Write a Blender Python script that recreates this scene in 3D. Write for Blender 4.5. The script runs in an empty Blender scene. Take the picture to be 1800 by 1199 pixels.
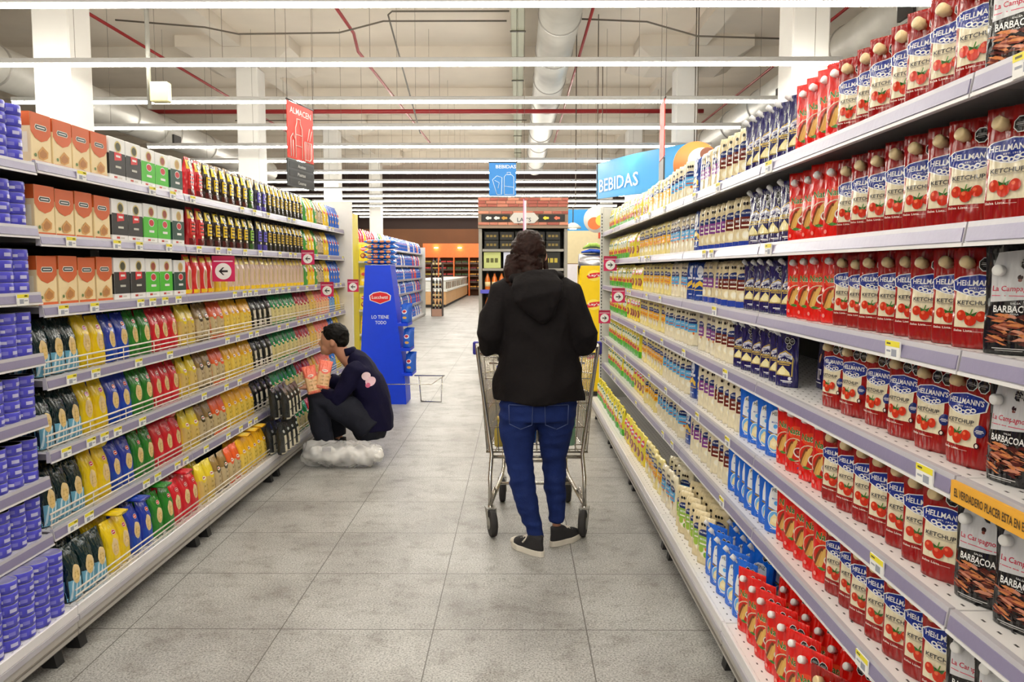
import bpy, math, random
from mathutils import Vector, Matrix, noise
R = random.Random(11)
SC = bpy.context.scene
COL = SC.collection
pi = math.pi

# ---------------------------------------------------------------- camera
F, CX, CY, CAMH = 1465.0, 900.0, 599.5, 1.41
PITCH = math.atan(126.5 / F)
SN, CS = math.sin(PITCH), math.cos(PITCH)


def along(px, X, h):
    """distance down the aisle of a point on the plane x=X at height h seen in picture column px"""
    return (F * X / (px - 910.0) - (CAMH - h) * SN) / CS


# ---------------------------------------------------------------- materials
def lin(c):
    return tuple((v / 255 / 12.92) if v / 255 <= .04045 else ((v / 255 + .055) / 1.055) ** 2.4 for v in c) + (1,)


MATS = {}


def mat(rgb, rough=.45, metal=0., bump=0., bs=30., coat=0., var=.06, vs=12., emit=0., trans=0., alpha=1., spec=.5, name=None):
    key = (tuple(rgb), rough, metal, bump, bs, coat, var, vs, emit, trans, alpha, spec)
    if key in MATS:
        return MATS[key]
    m = bpy.data.materials.new(name or 'surface_%d_%d_%d' % tuple(int(v) for v in rgb))
    m.use_nodes = True
    nt = m.node_tree
    b = nt.nodes['Principled BSDF']
    L = nt.links
    c = lin(rgb)
    b.inputs['Base Color'].default_value = c
    b.inputs['Roughness'].default_value = rough
    b.inputs['Metallic'].default_value = metal
    b.inputs['Coat Weight'].default_value = coat
    b.inputs['Coat Roughness'].default_value = .12
    b.inputs['Specular IOR Level'].default_value = spec
    if emit:
        b.inputs['Emission Color'].default_value = c
        b.inputs['Emission Strength'].default_value = emit
    if trans:
        b.inputs['Transmission Weight'].default_value = trans
        b.inputs['IOR'].default_value = 1.25
    if alpha < 1:
        b.inputs['Alpha'].default_value = alpha
    if not emit:
        tc = nt.nodes.new('ShaderNodeTexCoord')
        n = nt.nodes.new('ShaderNodeTexNoise')
        n.inputs['Scale'].default_value = vs
        n.inputs['Detail'].default_value = 3
        L.new(tc.outputs['Object'], n.inputs['Vector'])
        mx = nt.nodes.new('ShaderNodeMix')
        mx.data_type = 'RGBA'
        mx.inputs[6].default_value = tuple(max(0, v * (1 - var * 1.6)) for v in c[:3]) + (1,)
        mx.inputs[7].default_value = tuple(min(1, v * (1 + var * 1.6)) for v in c[:3]) + (1,)
        L.new(n.outputs['Fac'], mx.inputs[0])
        L.new(mx.outputs[2], b.inputs['Base Color'])
        if bump:
            n2 = nt.nodes.new('ShaderNodeTexNoise')
            n2.inputs['Scale'].default_value = bs
            n2.inputs['Detail'].default_value = 2
            mp = nt.nodes.new('ShaderNodeMapping')
            mp.inputs['Scale'].default_value = (1.7, 1, .5) if bump in (.9, .6) else (1, 1, 1)
            L.new(tc.outputs['Object'], mp.inputs['Vector'])
            L.new(mp.outputs[0], n2.inputs['Vector'])
            bp = nt.nodes.new('ShaderNodeBump')
            bp.inputs['Strength'].default_value = bump
            bp.inputs['Distance'].default_value = .018 if bump in (.9, .6) else .01
            L.new(n2.outputs['Fac'], bp.inputs['Height'])
            L.new(bp.outputs['Normal'], b.inputs['Normal'])
            if coat:
                L.new(bp.outputs['Normal'], b.inputs['Coat Normal'])
    MATS[key] = m
    return m


def film(rgb):
    return mat(rgb, rough=.16, bump=.9, bs=26, var=.05, spec=.6)


def ink(rgb):
    return mat(rgb, rough=.2, bump=.6, bs=26, var=.03)


def card(rgb):
    return mat(rgb, rough=.55, var=.04)


def metal(rgb, rough=.3):
    return mat(rgb, rough=rough, metal=1., var=.05)


def paint(rgb, rough=.45):
    return mat(rgb, rough=rough, var=.04, bump=.05, bs=60)


# ---------------------------------------------------------------- mesh builder
class MB:
    def __init__(s):
        s.v, s.f, s.m, s.s, s.mats = [], [], [], [], []

    def mi(s, m):
        if m not in s.mats:
            s.mats.append(m)
        return s.mats.index(m)

    def add(s, vs, fs, m, smooth=False):
        o = len(s.v)
        s.v.extend(tuple(v) for v in vs)
        i = s.mi(m)
        for f in fs:
            s.f.append(tuple(o + k for k in f))
            s.m.append(i)
            s.s.append(smooth)
        return s

    def box(s, lo, hi, m, bev=0.):
        x0, y0, z0 = lo
        x1, y1, z1 = hi
        if bev <= 0:
            vs = [(x, y, z) for z in (z0, z1) for y in (y0, y1) for x in (x0, x1)]
            return s.add(vs, [(0, 2, 3, 1), (4, 5, 7, 6), (0, 1, 5, 4), (2, 6, 7, 3), (0, 4, 6, 2), (1, 3, 7, 5)], m)
        b = min(bev, (x1 - x0) * .49, (y1 - y0) * .49, (z1 - z0) * .49)
        vs, idx = [], {}
        for sx in (0, 1):
            for sy in (0, 1):
                for sz in (0, 1):
                    X, Y, Z = (x0, x1)[sx], (y0, y1)[sy], (z0, z1)[sz]
                    dx, dy, dz = (b, -b)[sx], (b, -b)[sy], (b, -b)[sz]
                    idx[sx, sy, sz] = len(vs)
                    vs += [(X, Y + dy, Z + dz), (X + dx, Y, Z + dz), (X + dx, Y + dy, Z)]
        fs = []
        g = lambda a, bb, c, k: idx[a, bb, c] + k
        for q in (0, 1):
            fs.append((g(q, 0, 0, 0), g(q, 1, 0, 0), g(q, 1, 1, 0), g(q, 0, 1, 0)))
            fs.append((g(0, q, 0, 1), g(1, q, 0, 1), g(1, q, 1, 1), g(0, q, 1, 1)))
            fs.append((g(0, 0, q, 2), g(1, 0, q, 2), g(1, 1, q, 2), g(0, 1, q, 2)))
        for p in (0, 1):
            for q in (0, 1):
                fs.append((g(p, q, 0, 0), g(p, q, 1, 0), g(p, q, 1, 1), g(p, q, 0, 1)))
                fs.append((g(p, 0, q, 0), g(p, 1, q, 0), g(p, 1, q, 2), g(p, 0, q, 2)))
                fs.append((g(0, p, q, 1), g(1, p, q, 1), g(1, p, q, 2), g(0, p, q, 2)))
        for k in idx.values():
            fs.append((k, k + 1, k + 2))
        return s.add(vs, fs, m)

    def tube(s, pts, r, m, n=10, cap=True, ref=None, smooth=True):
        """swept ellipse; r: number, or one number / (a, b) per point"""
        pts = [Vector(p) for p in pts]
        if not isinstance(r, (list, tuple)):
            r = [r] * len(pts)
        rr = [(q, q) if not isinstance(q, (list, tuple)) else q for q in r]
        vs, fs = [], []
        prev = None
        for i, p in enumerate(pts):
            t = (pts[min(i + 1, len(pts) - 1)] - pts[max(i - 1, 0)])
            t = t.normalized() if t.length > 1e-9 else Vector((0, 0, 1))
            a = Vector(ref) if ref else (prev if prev is not None else (Vector((1, 0, 0)) if abs(t.x) < .8 else Vector((0, 1, 0))))
            u = (a - t * a.dot(t))
            u = u.normalized() if u.length > 1e-6 else t.orthogonal().normalized()
            w = t.cross(u)
            prev = u
            for k in range(n):
                q = 2 * pi * k / n
                vs.append(p + u * (math.cos(q) * rr[i][0]) + w * (math.sin(q) * rr[i][1]))
        for i in range(len(pts) - 1):
            for k in range(n):
                a, b = i * n + k, i * n + (k + 1) % n
                fs.append((a, b, b + n, a + n))
        if cap:
            fs.append(tuple(range(n))[::-1])
            fs.append(tuple((len(pts) - 1) * n + k for k in range(n)))
        return s.add(vs, fs, m, smooth)

    def rings(s, rings, m, n=20, smooth=True):
        """horizontal ellipses: (cx, cy, z, rx, ry)"""
        vs, fs = [], []
        for (cx, cy, z, rx, ry) in rings:
            for k in range(n):
                q = 2 * pi * k / n
                vs.append((cx + rx * math.cos(q), cy + ry * math.sin(q), z))
        for i in range(len(rings) - 1):
            for k in range(n):
                a, b = i * n + k, i * n + (k + 1) % n
                fs.append((a, b, b + n, a + n))
        fs.append(tuple(range(n))[::-1])
        fs.append(tuple((len(rings) - 1) * n + k for k in range(n)))
        return s.add(vs, fs, m, smooth)

    def lathe(s, prof, m, n=24, c=(0, 0, 0), smooth=True):
        return s.rings([(c[0], c[1], c[2] + z, r, r) for r, z in prof], m, n, smooth)

    def ball(s, c, r, m, n=14, k=9):
        rx, ry, rz = r if isinstance(r, (tuple, list)) else (r, r, r)
        rg = []
        for i in range(k + 1):
            a = -pi / 2 + pi * i / k
            q = max(.02, math.cos(a))
            rg.append((c[0], c[1], c[2] + rz * math.sin(a), rx * q, ry * q))
        return s.rings(rg, m, n)

    def prism(s, pts, y0, y1, m, ax='y'):
        n = len(pts)
        f = {'y': lambda a, b, y: (a, y, b), 'x': lambda a, b, y: (y, a, b), 'z': lambda a, b, y: (a, b, y)}[ax]
        vs = [f(a, b, y0) for a, b in pts] + [f(a, b, y1) for a, b in pts]
        fs = [tuple(range(n)), tuple(range(n, 2 * n))[::-1]] + [(i, (i + 1) % n, n + (i + 1) % n, n + i) for i in range(n)]
        return s.add(vs, fs, m)

    def mesh(s, name):
        me = bpy.data.meshes.new(name)
        me.from_pydata(s.v, [], s.f)
        for m in s.mats:
            me.materials.append(m)
        me.polygons.foreach_set('material_index', s.m)
        me.polygons.foreach_set('use_smooth', s.s)
        me.update()
        return me

    def build(s, name, parent=None, loc=(0, 0, 0), fix=True):
        me = s.mesh(name)
        if fix:
            import bmesh
            bm = bmesh.new()
            bm.from_mesh(me)
            bmesh.ops.recalc_face_normals(bm, faces=bm.faces)
            bm.to_mesh(me)
            bm.free()
        o = bpy.data.objects.new(name, me)
        COL.objects.link(o)
        o.location = loc
        if parent:
            o.parent = parent
        return o


def tag(o, label=None, cat=None, group=None, kind=None):
    if label:
        o['label'] = label
    if cat:
        o['category'] = cat
    if group:
        o['group'] = group
    if kind:
        o['kind'] = kind
    return o


def thing(name, label, cat, loc=(0, 0, 0), rz=0, group=None):
    o = bpy.data.objects.new(name, None)
    o.empty_display_size = .1
    COL.objects.link(o)
    o.location = loc
    o.rotation_euler = (0, 0, rz)
    return tag(o, label, cat, group)


def struct(o):
    o['kind'] = 'structure'
    return o


# ---------------------------------------------------------------- printed art laid on a surface
def text_tris(txt, bold=.0):
    cu = bpy.data.curves.new('lettering', 'FONT')
    cu.body = txt
    cu.size = 1
    cu.align_x = 'CENTER'
    cu.resolution_u = 2
    cu.offset = bold
    o = bpy.data.objects.new('lettering', cu)
    COL.objects.link(o)
    dg = bpy.context.evaluated_depsgraph_get()
    me = o.evaluated_get(dg).to_mesh()
    me.calc_loop_triangles()
    vs = [(v.co.x, v.co.y) for v in me.vertices]
    tr = [[vs[i] for i in t.vertices] for t in me.loop_triangles]
    o.evaluated_get(dg).to_mesh_clear()
    bpy.data.objects.remove(o)
    bpy.data.curves.remove(cu)
    if not tr:
        return [], 1, 1
    xs = [p[0] for t in tr for p in t]
    ys = [p[1] for t in tr for p in t]
    cx, cy = (min(xs) + max(xs)) / 2, (min(ys) + max(ys)) / 2
    return [[(p[0] - cx, p[1] - cy) for p in t] for t in tr], max(xs) - min(xs), max(ys) - min(ys)


TXT = {}


def txt_cached(s, b):
    if (s, b) not in TXT:
        TXT[s, b] = text_tris(s, b)
    return TXT[s, b]


def split_tri(t, L, out, d=0):
    e = [math.dist(t[0], t[1]), math.dist(t[1], t[2]), math.dist(t[2], t[0])]
    k = e.index(max(e))
    if e[k] <= L or d > 12:
        out.append(t)
        return
    a, b, c = t[k], t[(k + 1) % 3], t[(k + 2) % 3]
    m = ((a[0] + b[0]) / 2, (a[1] + b[1]) / 2)
    split_tri([a, m, c], L, out, d + 1)
    split_tri([m, b, c], L, out, d + 1)


def octagon(cx, cz, r):
    return [(cx + r * math.cos(pi / 8 + k * pi / 4), cz + r * math.sin(pi / 8 + k * pi / 4)) for k in range(8)]


def fan(p):
    c = (sum(a for a, _ in p) / len(p), sum(b for _, b in p) / len(p))
    return [[c, p[i], p[(i + 1) % len(p)]] for i in range(len(p))]


def decorate(mb, art, w, h, place, L=.009, eps=.0006, finish=ink):
    """art in units: x -1..1 across the half width, z 0..1 up; place(x, z, off) -> 3D point"""
    layer = 0
    for op in art:
        layer += 1 if len(art) < 90 else .2
        k, col = op[0], op[-1]
        W, H = w / 2, h
        if k == 'r':
            _, x0, z0, x1, z1, _ = op
            P = [(x0 * W, z0 * H), (x1 * W, z0 * H), (x1 * W, z1 * H), (x0 * W, z1 * H)]
            tr = [[P[0], P[1], P[2]], [P[0], P[2], P[3]]]
        elif k == 'e':        # ellipse, rz in x units (so a=b is a circle)
            _, x, z, a, b, _ = op
            tr = fan([(x * W + a * W * math.cos(q * pi / 9), z * H + b * W * math.sin(q * pi / 9)) for q in range(18)])
        elif k == 'o':
            _, x, z, a, _ = op
            tr = fan(octagon(x * W, z * H, a * W))
        elif k == 'p':
            tr = fan([(x * W, z * H) for x, z in op[1]])
        elif k == 't':        # text: string, x, z, width (x units), height (z units)
            _, st, x, z, tw, th, _ = op
            T, a, b = txt_cached(st, .018 if len(st) > 1 else .01)
            sx, sz = tw * W / a, th * H / b
            tr = [[(x * W + p[0] * sx, z * H + p[1] * sz) for p in t] for t in T]
        out = []
        for t in tr:
            split_tri(t, L, out)
        vs, fs, seen = [], [], {}
        for t in out:
            f = []
            for p in t:
                q = (round(p[0], 5), round(p[1], 5))
                if q not in seen:
                    seen[q] = len(vs)
                    vs.append(place(p[0], p[1], eps + layer * .00016))
                f.append(seen[q])
            if len(set(f)) == 3:
                fs.append(f)
        mb.add(vs, fs, finish(col), True)


# ---------------------------------------------------------------- packs
def shell(w, h, t, kind, seed, amp):
    """half thickness and half width of a filled pouch"""
    def hw(z):
        v = z / h
        if kind == 'doy':
            return w / 2 * (1 - .05 * math.sin(pi * min(1, v * 1.1)) - .05 * max(0, .12 - v) / .12)
        if kind == 'bottle':
            return w / 2 * (1 - .16 * max(0, v - .8) / .2 - .04 * math.sin(pi * v))
        return w / 2 * (1 - .05 * math.sin(pi * v) + .04 * max(0, v - .9) / .1)

    def half(x, z):
        v, u = z / h, min(1., abs(x) / max(1e-6, hw(z)))
        if kind == 'doy':
            a = 1 - max(0, min(1, (v - .2) / .74))
            pr = .04 + .96 * (a * a * (3 - 2 * a)) ** .8
            s = max(0, 1 - u ** 2.4) ** .6
        elif kind == 'bottle':
            pr = 1 - .35 * v - (.6 * max(0, v - .93) / .07)
            s = max(0, 1 - u ** 3.2) ** .5
        else:
            a = 1 - max(0, min(1, (v - .62) / .33))
            pr = .06 + .94 * a ** .7
            if v < .06:
                pr *= .8 + .2 * v / .06
            s = max(0, 1 - u ** 3.5) ** .5
        wr = noise.noise(Vector((x * 38 + seed * 7, z * 26, seed * 3.1))) * amp + noise.noise(Vector((x * 90, z * 60 + seed, 5))) * amp * .35
        return t / 2 * pr * s + wr * s * (.5 + .8 * v)
    return hw, half


def pack_mesh(name, w, h, t, kind, base, art, seed=0, amp=.0022, back=None, nu=22, nv=26, lean=0.):
    mb = MB()
    hw, half = shell(w, h, t, kind, seed, amp)
    bm_ = film(base)
    vs, fs = [], []
    bend = lambda z: lean * (z / h) ** 2
    for sgn in (-1, 1):
        for j in range(nv + 1):
            z = h * j / nv
            for i in range(nu + 1):
                u = math.sin(pi / 2 * (2 * i / nu - 1))
                x = u * hw(z)
                vs.append((x, sgn * half(x, z) + bend(z), z))
    n1 = (nu + 1) * (nv + 1)
    for q in (0, 1):
        for j in range(nv):
            for i in range(nu):
                a = q * n1 + j * (nu + 1) + i
                f = (a, a + 1, a + nu + 2, a + nu + 1)
                fs.append(f if q == 0 else f[::-1])
    for i in range(nu):
        fs.append((i, n1 + i, n1 + i + 1, i + 1))
        a = nv * (nu + 1) + i
        fs.append((a, a + 1, n1 + a + 1, n1 + a))
    mb.add(vs, fs, bm_, True)
    decorate(mb, art, w, h, lambda x, z, off: (x, -half(x, z) - off + bend(z), z))
    if back:
        decorate(mb, back, w, h, lambda x, z, off: (-x, half(x, z) + off + bend(z), z))
    return mb.mesh(name)


def box_mesh(name, w, h, t, base, art, side=()):
    mb = MB()
    mb.box((-w / 2, -t / 2, 0), (w / 2, t / 2, h), card(base), .002)
    decorate(mb, art, w, h, lambda x, z, off: (x, -t / 2 - off, z), L=9, finish=card)
    for sg in (-1, 1):
        decorate(mb, side, t, h, lambda x, z, off: (sg * (w / 2 + off), x, z), L=9, finish=card)
    return mb.mesh(name)
ORD = ['first', 'second', 'third', 'fourth', 'fifth', 'sixth', 'seventh', 'eighth', 'ninth', 'tenth', 'eleventh', 'twelfth', 'thirteenth', 'fourteenth', 'fifteenth', 'sixteenth', 'seventeenth', 'eighteenth', 'nineteenth', 'twentieth',
       'twenty-first', 'twenty-second', 'twenty-third', 'twenty-fourth', 'twenty-fifth', 'twenty-sixth', 'twenty-seventh', 'twenty-eighth', 'twenty-ninth', 'thirtieth'] + ['%d-th' % k for k in range(31, 120)]
FAR = []
EXPO = 0.56
# ---------------------------------------------------------------- product kinds
WHITE, BLACK, CREAM = (240, 240, 240), (14, 14, 16), (233, 222, 192)
STEEL = (150, 150, 155)


def seal(x, z, r, light=(225, 225, 225)):
    return [('o', x, z, r * 1.14, light), ('o', x, z, r, BLACK), ('r', x - r * .62, z + .010, x + r * .62, z + .018, (150, 150, 150)),
            ('r', x - r * .7, z - .004, x + r * .7, z + .004, (170, 170, 170)), ('r', x - r * .45, z - .022, x + r * .45, z - .013, (120, 120, 120))]


def tomato(x, z, r):
    return [('e', x, z, r, r, (202, 48, 22)), ('e', x - r * .3, z + r * .1, r * .35, r * .3, (235, 110, 70))]


def hell(x, z, s, col=(28, 48, 140), txt="HELLMANN'S"):
    a = [(-.70, -.045), (-.74, .03), (-.55, .062), (0, .085), (.55, .062), (.74, .03), (.70, -.045), (.3, -.085), (0, -.10), (-.3, -.085)]
    big = [(x + p * s * 1.06, z + q * s * 1.10) for p, q in a]
    sm = [(x + p * s, z + q * s) for p, q in a]
    o = [('p', big, WHITE), ('p', sm, col), ('t', txt, x, z + .016 * s, 1.28 * s, .052 * s, WHITE), ('t', 'EST. 1913', x, z - .032 * s, .46 * s, .014 * s, WHITE)]
    for k in range(5):
        o.append(('e', x + (-.32 + .16 * k) * s, z + (-.068 - .012 * (1 - abs(k - 2))) * s, .10 * s, .07 * s, WHITE))
        o.append(('e', x + (-.32 + .16 * k) * s, z + (-.068 - .012 * (1 - abs(k - 2))) * s, .055 * s, .035 * s, col))
    return o


ketchup_art = [('r', -.80, .205, .50, .60, CREAM)] + hell(-.10, .63, 1.12) + [
    ('t', 'KETCHUP', -.17, .452, 1.05, .042, (60, 60, 66)), ('r', -.68, .420, .36, .424, (120, 110, 100)), ('r', -.6, .410, .28, .413, (170, 160, 140)),
    *tomato(-.52, .325, .17), *tomato(.14, .32, .17), *tomato(-.19, .285, .20),
    ('p', [(-.38, .365), (-.19, .335), (.02, .365), (-.08, .315), (-.19, .33), (-.33, .32)], (50, 110, 35)), ('p', [(-.22, .34), (-.17, .34), (-.13, .39), (-.17, .39)], (80, 130, 50)),
    ('e', .62, .38, .20, .20, (28, 44, 110)), ('r', .50, .385, .74, .391, WHITE), ('r', .47, .372, .77, .378, WHITE), ('r', .53, .359, .71, .364, WHITE),
    ('e', .58, .235, .10, .10, (60, 20, 20)), ('e', .58, .235, .05, .06, (225, 215, 205)),
    ('t', 'Salsa Lista', -.42, .175, .66, .022, (240, 225, 215)), ('r', -.1, .166, .25, .169, (235, 215, 205))] + seal(.12, .83, .21) + seal(.60, .82, .21)
ketchup_back = [('r', -.6, .2, .6, .6, (215, 195, 180)), ('r', -.5, .25, 0, .32, WHITE)]

natura_art = [('e', -.05, .585, .70, .34, (232, 75, 40)), ('t', 'Natura', -.02, .60, 1.42, .098, (225, 230, 190)), ('t', 'Natura', -.05, .603, 1.34, .088, (38, 120, 50)),
              ('e', -.08, .34, .78, .62, (222, 205, 170)), ('e', -.08, .342, .72, .56, (200, 40, 25)),
              ('p', [(-.72, .24), (-.45, .42), (-.30, .47), (-.18, .44), (-.42, .24), (-.6, .2)], (120, 60, 30)), ('p', [(-.5, .22), (-.18, .45), (.02, .50), (.12, .46), (-.24, .2)], (226, 180, 96)),
              ('p', [(-.62, .21), (-.3, .42), (-.22, .42), (-.44, .2)], (214, 160, 80)), ('e', .28, .315, .40, .27, (230, 225, 215)), ('e', .28, .32, .33, .20, (140, 25, 22)), ('e', .2, .325, .1, .06, (190, 40, 30)),
              ('p', [(-.5, .19), (-.2, .17), (.1, .19), (-.2, .215)], (70, 130, 50)),
              ('r', .05, .155, .75, .160, (240, 200, 190)), ('r', .15, .14, .65, .144, (240, 200, 190)), ('e', .42, .09, .24, .10, (60, 90, 170)), ('r', .28, .086, .56, .096, WHITE), ('e', -.62, .10, .10, .10, (245, 150, 140))] + seal(.15, .87, .20) + seal(.60, .86, .20)


def ribs(n=92):
    q = random.Random(5)
    o = []
    cols = [(176, 98, 72), (138, 66, 50), (205, 138, 112), (84, 34, 28), (206, 128, 76), (112, 52, 42), (44, 20, 18), (30, 16, 16)]
    for k in range(n):
        x, z = q.uniform(-.66, .60), q.uniform(.09, .35)
        a = q.uniform(-.35, .2)
        l, b = q.uniform(.14, .30), q.uniform(.008, .017)
        ca, sa = math.cos(a), math.sin(a) * .3
        o.append(('p', [(x - l * ca, z - l * sa - b * .3), (x - l * .4, z - l * .4 * sa + b), (x + l * .5, z + l * .5 * sa + b), (x + l * ca, z + l * sa), (x + l * .4, z + l * .4 * sa - b)], q.choice(cols)))
    return o


bbq_art = [('p', [(-.74, .46), (.70, .50), (.72, .70), (.60, .84), (.42, .93), (-.62, .90), (-.78, .72)], (205, 205, 210)), ('r', -.72, .515, .68, .522, (200, 60, 90)),
           ('t', 'La Campagnola', -.03, .575, 1.36, .062, (185, 35, 65)), ('e', .05, .68, .08, .08, (50, 30, 30)), ('e', .05, .655, .06, .05, (120, 60, 50)),
           ('t', 'SALSA', 0, .452, .3, .016, (215, 215, 215)), ('t', 'BARBACOA', -.02, .402, 1.22, .062, WHITE), ('t', 'PARA', 0, .358, .24, .013, (200, 200, 200))] + ribs() + [
    ('r', -.6, .05, .45, .058, (190, 190, 190)), ('r', -.5, .034, .3, .04, (170, 170, 170))] + seal(.2, .80, .17, (190, 190, 190)) + seal(.55, .79, .17, (190, 190, 190))

GOLD, DOL = (206, 176, 84), (240, 226, 160)
navy_art = [('p', [(-.74, .2), (-.74, .52), (-.5, .60), (0, .66), (.5, .60), (.70, .52), (.70, .2)], GOLD), ('p', [(-.67, .21), (-.67, .515), (-.46, .585), (0, .64), (.46, .585), (.63, .515), (.63, .21)], (24, 22, 82)),
            ('p', [(-.6, .50), (0, .56), (.6, .50), (.6, .57), (0, .63), (-.6, .57)], (225, 225, 235)), ('t', "HELLMANN'S", 0, .56, 1.05, .035, (30, 40, 120)),
            ('t', 'REAL', 0, .485, .9, .04, WHITE), ('r', -.62, .425, .6, .46, (222, 190, 90)), ('t', 'MAYONESA', 0, .442, .95, .022, (30, 30, 90)), ('r', -.5, .395, .48, .41, GOLD),
            ('p', [(-.58, .215), (-.56, .26), (-.34, .32), (-.05, .385), (.2, .33), (.5, .27), (.56, .215)], DOL), ('e', -.1, .27, .3, .2, (250, 240, 190)),
            ('r', -.2, .10, .72, .118, WHITE), ('r', .0, .078, .66, .09, (200, 200, 220)), ('e', .55, .16, .12, .12, (225, 225, 235))] + seal(.05, .84, .20) + seal(.5, .83, .2) + seal(.28, .74, .2)
navy_back = [('r', -.25, .16, .30, .36, (235, 225, 235)), ('r', -.2, .18, -.14, .34, BLACK), ('r', -.08, .18, -.05, .34, BLACK), ('r', .02, .18, .1, .34, BLACK), ('r', .16, .18, .22, .34, BLACK), ('e', -.1, .55, .16, .3, (200, 150, 110)), ('r', -.6, .10, .4, .12, WHITE)]

heinz_art = [('p', [(-.52, .42), (-.58, .56), (-.50, .72), (-.2, .765), (.2, .765), (.50, .72), (.58, .56), (.52, .42), (0, .385)], (235, 240, 245)),
             ('t', 'HEINZ', 0, .70, .80, .062, (25, 30, 40)), ('t', 'MAYONESA', 0, .56, .7, .028, (40, 90, 180)), ('e', 0, .50, .16, .12, (90, 170, 240)),
             ('p', [(-.54, .405), (0, .365), (.54, .405), (.54, .385), (0, .345), (-.54, .385)], (170, 140, 60)),
             ('e', -.02, .23, .50, .52, (250, 250, 245)), ('e', -.02, .23, .45, .47, (110, 180, 240)), ('p', [(-.36, .15), (-.30, .25), (-.05, .33), (.25, .26), (.36, .15), (0, .12)], (242, 226, 170)), ('e', 0, .22, .2, .14, (250, 240, 200)),
             ('r', -.3, .07, .4, .08, WHITE)] + seal(.30, .87, .18) + seal(.68, .86, .18)


def mayo_art(band, foot=None, band2=None, lime=False):
    o = []
    if foot:
        o.append(('r', -.93, .0, .93, .13, foot))
    o += [('p', [(-.62, .60), (-.68, .68), (-.4, .73), (0, .745), (.4, .73), (.68, .68), (.62, .60)], (30, 48, 110)), ('t', "HELLMANN'S", 0, .675, 1.15, .040, WHITE)]
    o += [('r', -.70, .37, .70, .60, band), ('t', 'LIGHT' if band[2] > 200 else 'MAYONESA', 0, .53, .95, .05, WHITE), ('r', -.5, .42, .5, .45, band2 or (245, 240, 225))]
    o += [('e', 0, .25, .42, .36, (244, 234, 200)), ('e', -.02, .25, .30, .24, (250, 246, 228)), ('e', .25, .34, .14, .14, (225, 120, 60) if not foot else (210, 190, 150))]
    if lime:
        o += [('e', -.3, .32, .28, .28, (160, 200, 70)), ('e', .2, .22, .22, .22, (120, 170, 50)), ('e', .45, .55, .2, .2, (30, 40, 80))]
    for x in (-.28, .02, .34):
        o += [('o', x, .85, .16, (215, 205, 180)), ('o', x, .85, .135, BLACK)]
    return o


dark_art = [('e', 0, .75, .42, .62, (235, 240, 250)), ('t', 'MAYO', 0, .70, .55, .06, (20, 50, 140)), ('r', -.6, .54, .6, .60, (230, 235, 245)), ('p', [(-.7, .30), (0, .40), (.7, .30), (.7, .42), (0, .52), (-.7, .42)], (235, 195, 70)),
            ('r', -.8, .26, .8, .28, (230, 200, 110)), ('r', -.4, .12, .5, .15, (190, 210, 240))]
lime_art = [('r', -.95, 0, .95, .24, (70, 170, 40)), ('e', 0, .60, .66, .56, (250, 250, 220)), ('p', [(-.5, .60), (0, .66), (.5, .60), (.5, .66), (0, .72), (-.5, .66)], (40, 130, 70)), ('e', -.2, .36, .4, .36, (225, 110, 50)), ('e', .3, .33, .32, .3, (200, 60, 30)), ('e', .1, .42, .2, .16, (250, 220, 120)), ('e', .4, .86, .16, .16, BLACK)]
snack_art = [('e', 0, .72, .6, .4, (225, 60, 80)), ('r', -.5, .70, .5, .76, WHITE), ('e', 0, .32, .6, .55, (150, 60, 40)), ('e', -.15, .34, .3, .3, (230, 180, 90)), ('r', -.9, .02, .9, .10, (250, 220, 60))]


def cap_mesh(col, r=.0115, l=.016):
    mb = MB()
    mb.lathe([(r * .62, -.012), (r * .62, 0), (r, 0), (r, l * .85), (r * .9, l), (r * .3, l)], mat(col, rough=.4, var=.03), 18)
    return mb.mesh('cap')


# kind: (object name, category, wording, meshes, height, thickness, cap)
KINDS = {}


def kind(key, name, cat, words, meshes, w, h, t, cap=None):
    KINDS[key] = dict(name=name, cat=cat, words=words, meshes=meshes, w=w, h=h, t=t, cap=cap)


CAPC, CAPW = cap_mesh((222, 198, 150), .0125, .017), cap_mesh((240, 240, 240), .0105, .015)
CAPS = cap_mesh((238, 238, 240), .009, .02)
FACE = (Vector((-.40, .84)), (math.radians(72), 0, math.radians(-14)))
CORNER = (Vector((-.80, .95)), (math.radians(20), math.radians(-48), 0))


def P_(w, h, t, k, base, art, seeds=(1, 2, 3), amp=.0022, **kw):
    return [pack_mesh('pack', w, h, t, k, base, art, s, amp, **kw) for s in seeds]


kind('ketchup', 'ketchup_pouch', 'pouch', 'dark red ketchup pouch with cream cap', P_(.128, .205, .037, 'doy', (150, 14, 10), ketchup_art, (1, 2, 3, 4, 5), back=ketchup_back, amp=.0034), .128, .205, .037, (CAPC, FACE))
kind('natura', 'tomato_sauce_pouch', 'pouch', 'bright red taco-picture pouch with white cap', P_(.118, .215, .038, 'doy', (224, 22, 14), natura_art, amp=.003), .118, .215, .038, (CAPW, FACE))
kind('bbq', 'barbecue_sauce_pouch', 'pouch', 'black barbecue pouch picturing ribs', P_(.122, .21, .038, 'doy', (20, 18, 20), bbq_art), .122, .21, .038, (CAPW, (Vector((-.50, .74)), (math.radians(86), 0, math.radians(-6)))))
kind('navy', 'mayonnaise_pouch', 'pouch', 'navy mayonnaise pouch with gold frame', P_(.112, .20, .037, 'doy', (26, 20, 88), navy_art, back=navy_back), .112, .20, .037, (CAPS, CORNER))
kind('heinz', 'mayonnaise_pouch', 'pouch', 'bright blue mayonnaise pouch with white shield', P_(.118, .205, .038, 'doy', (18, 104, 222), heinz_art), .118, .205, .038, (CAPS, CORNER))
CRB = (226, 210, 168)
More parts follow.
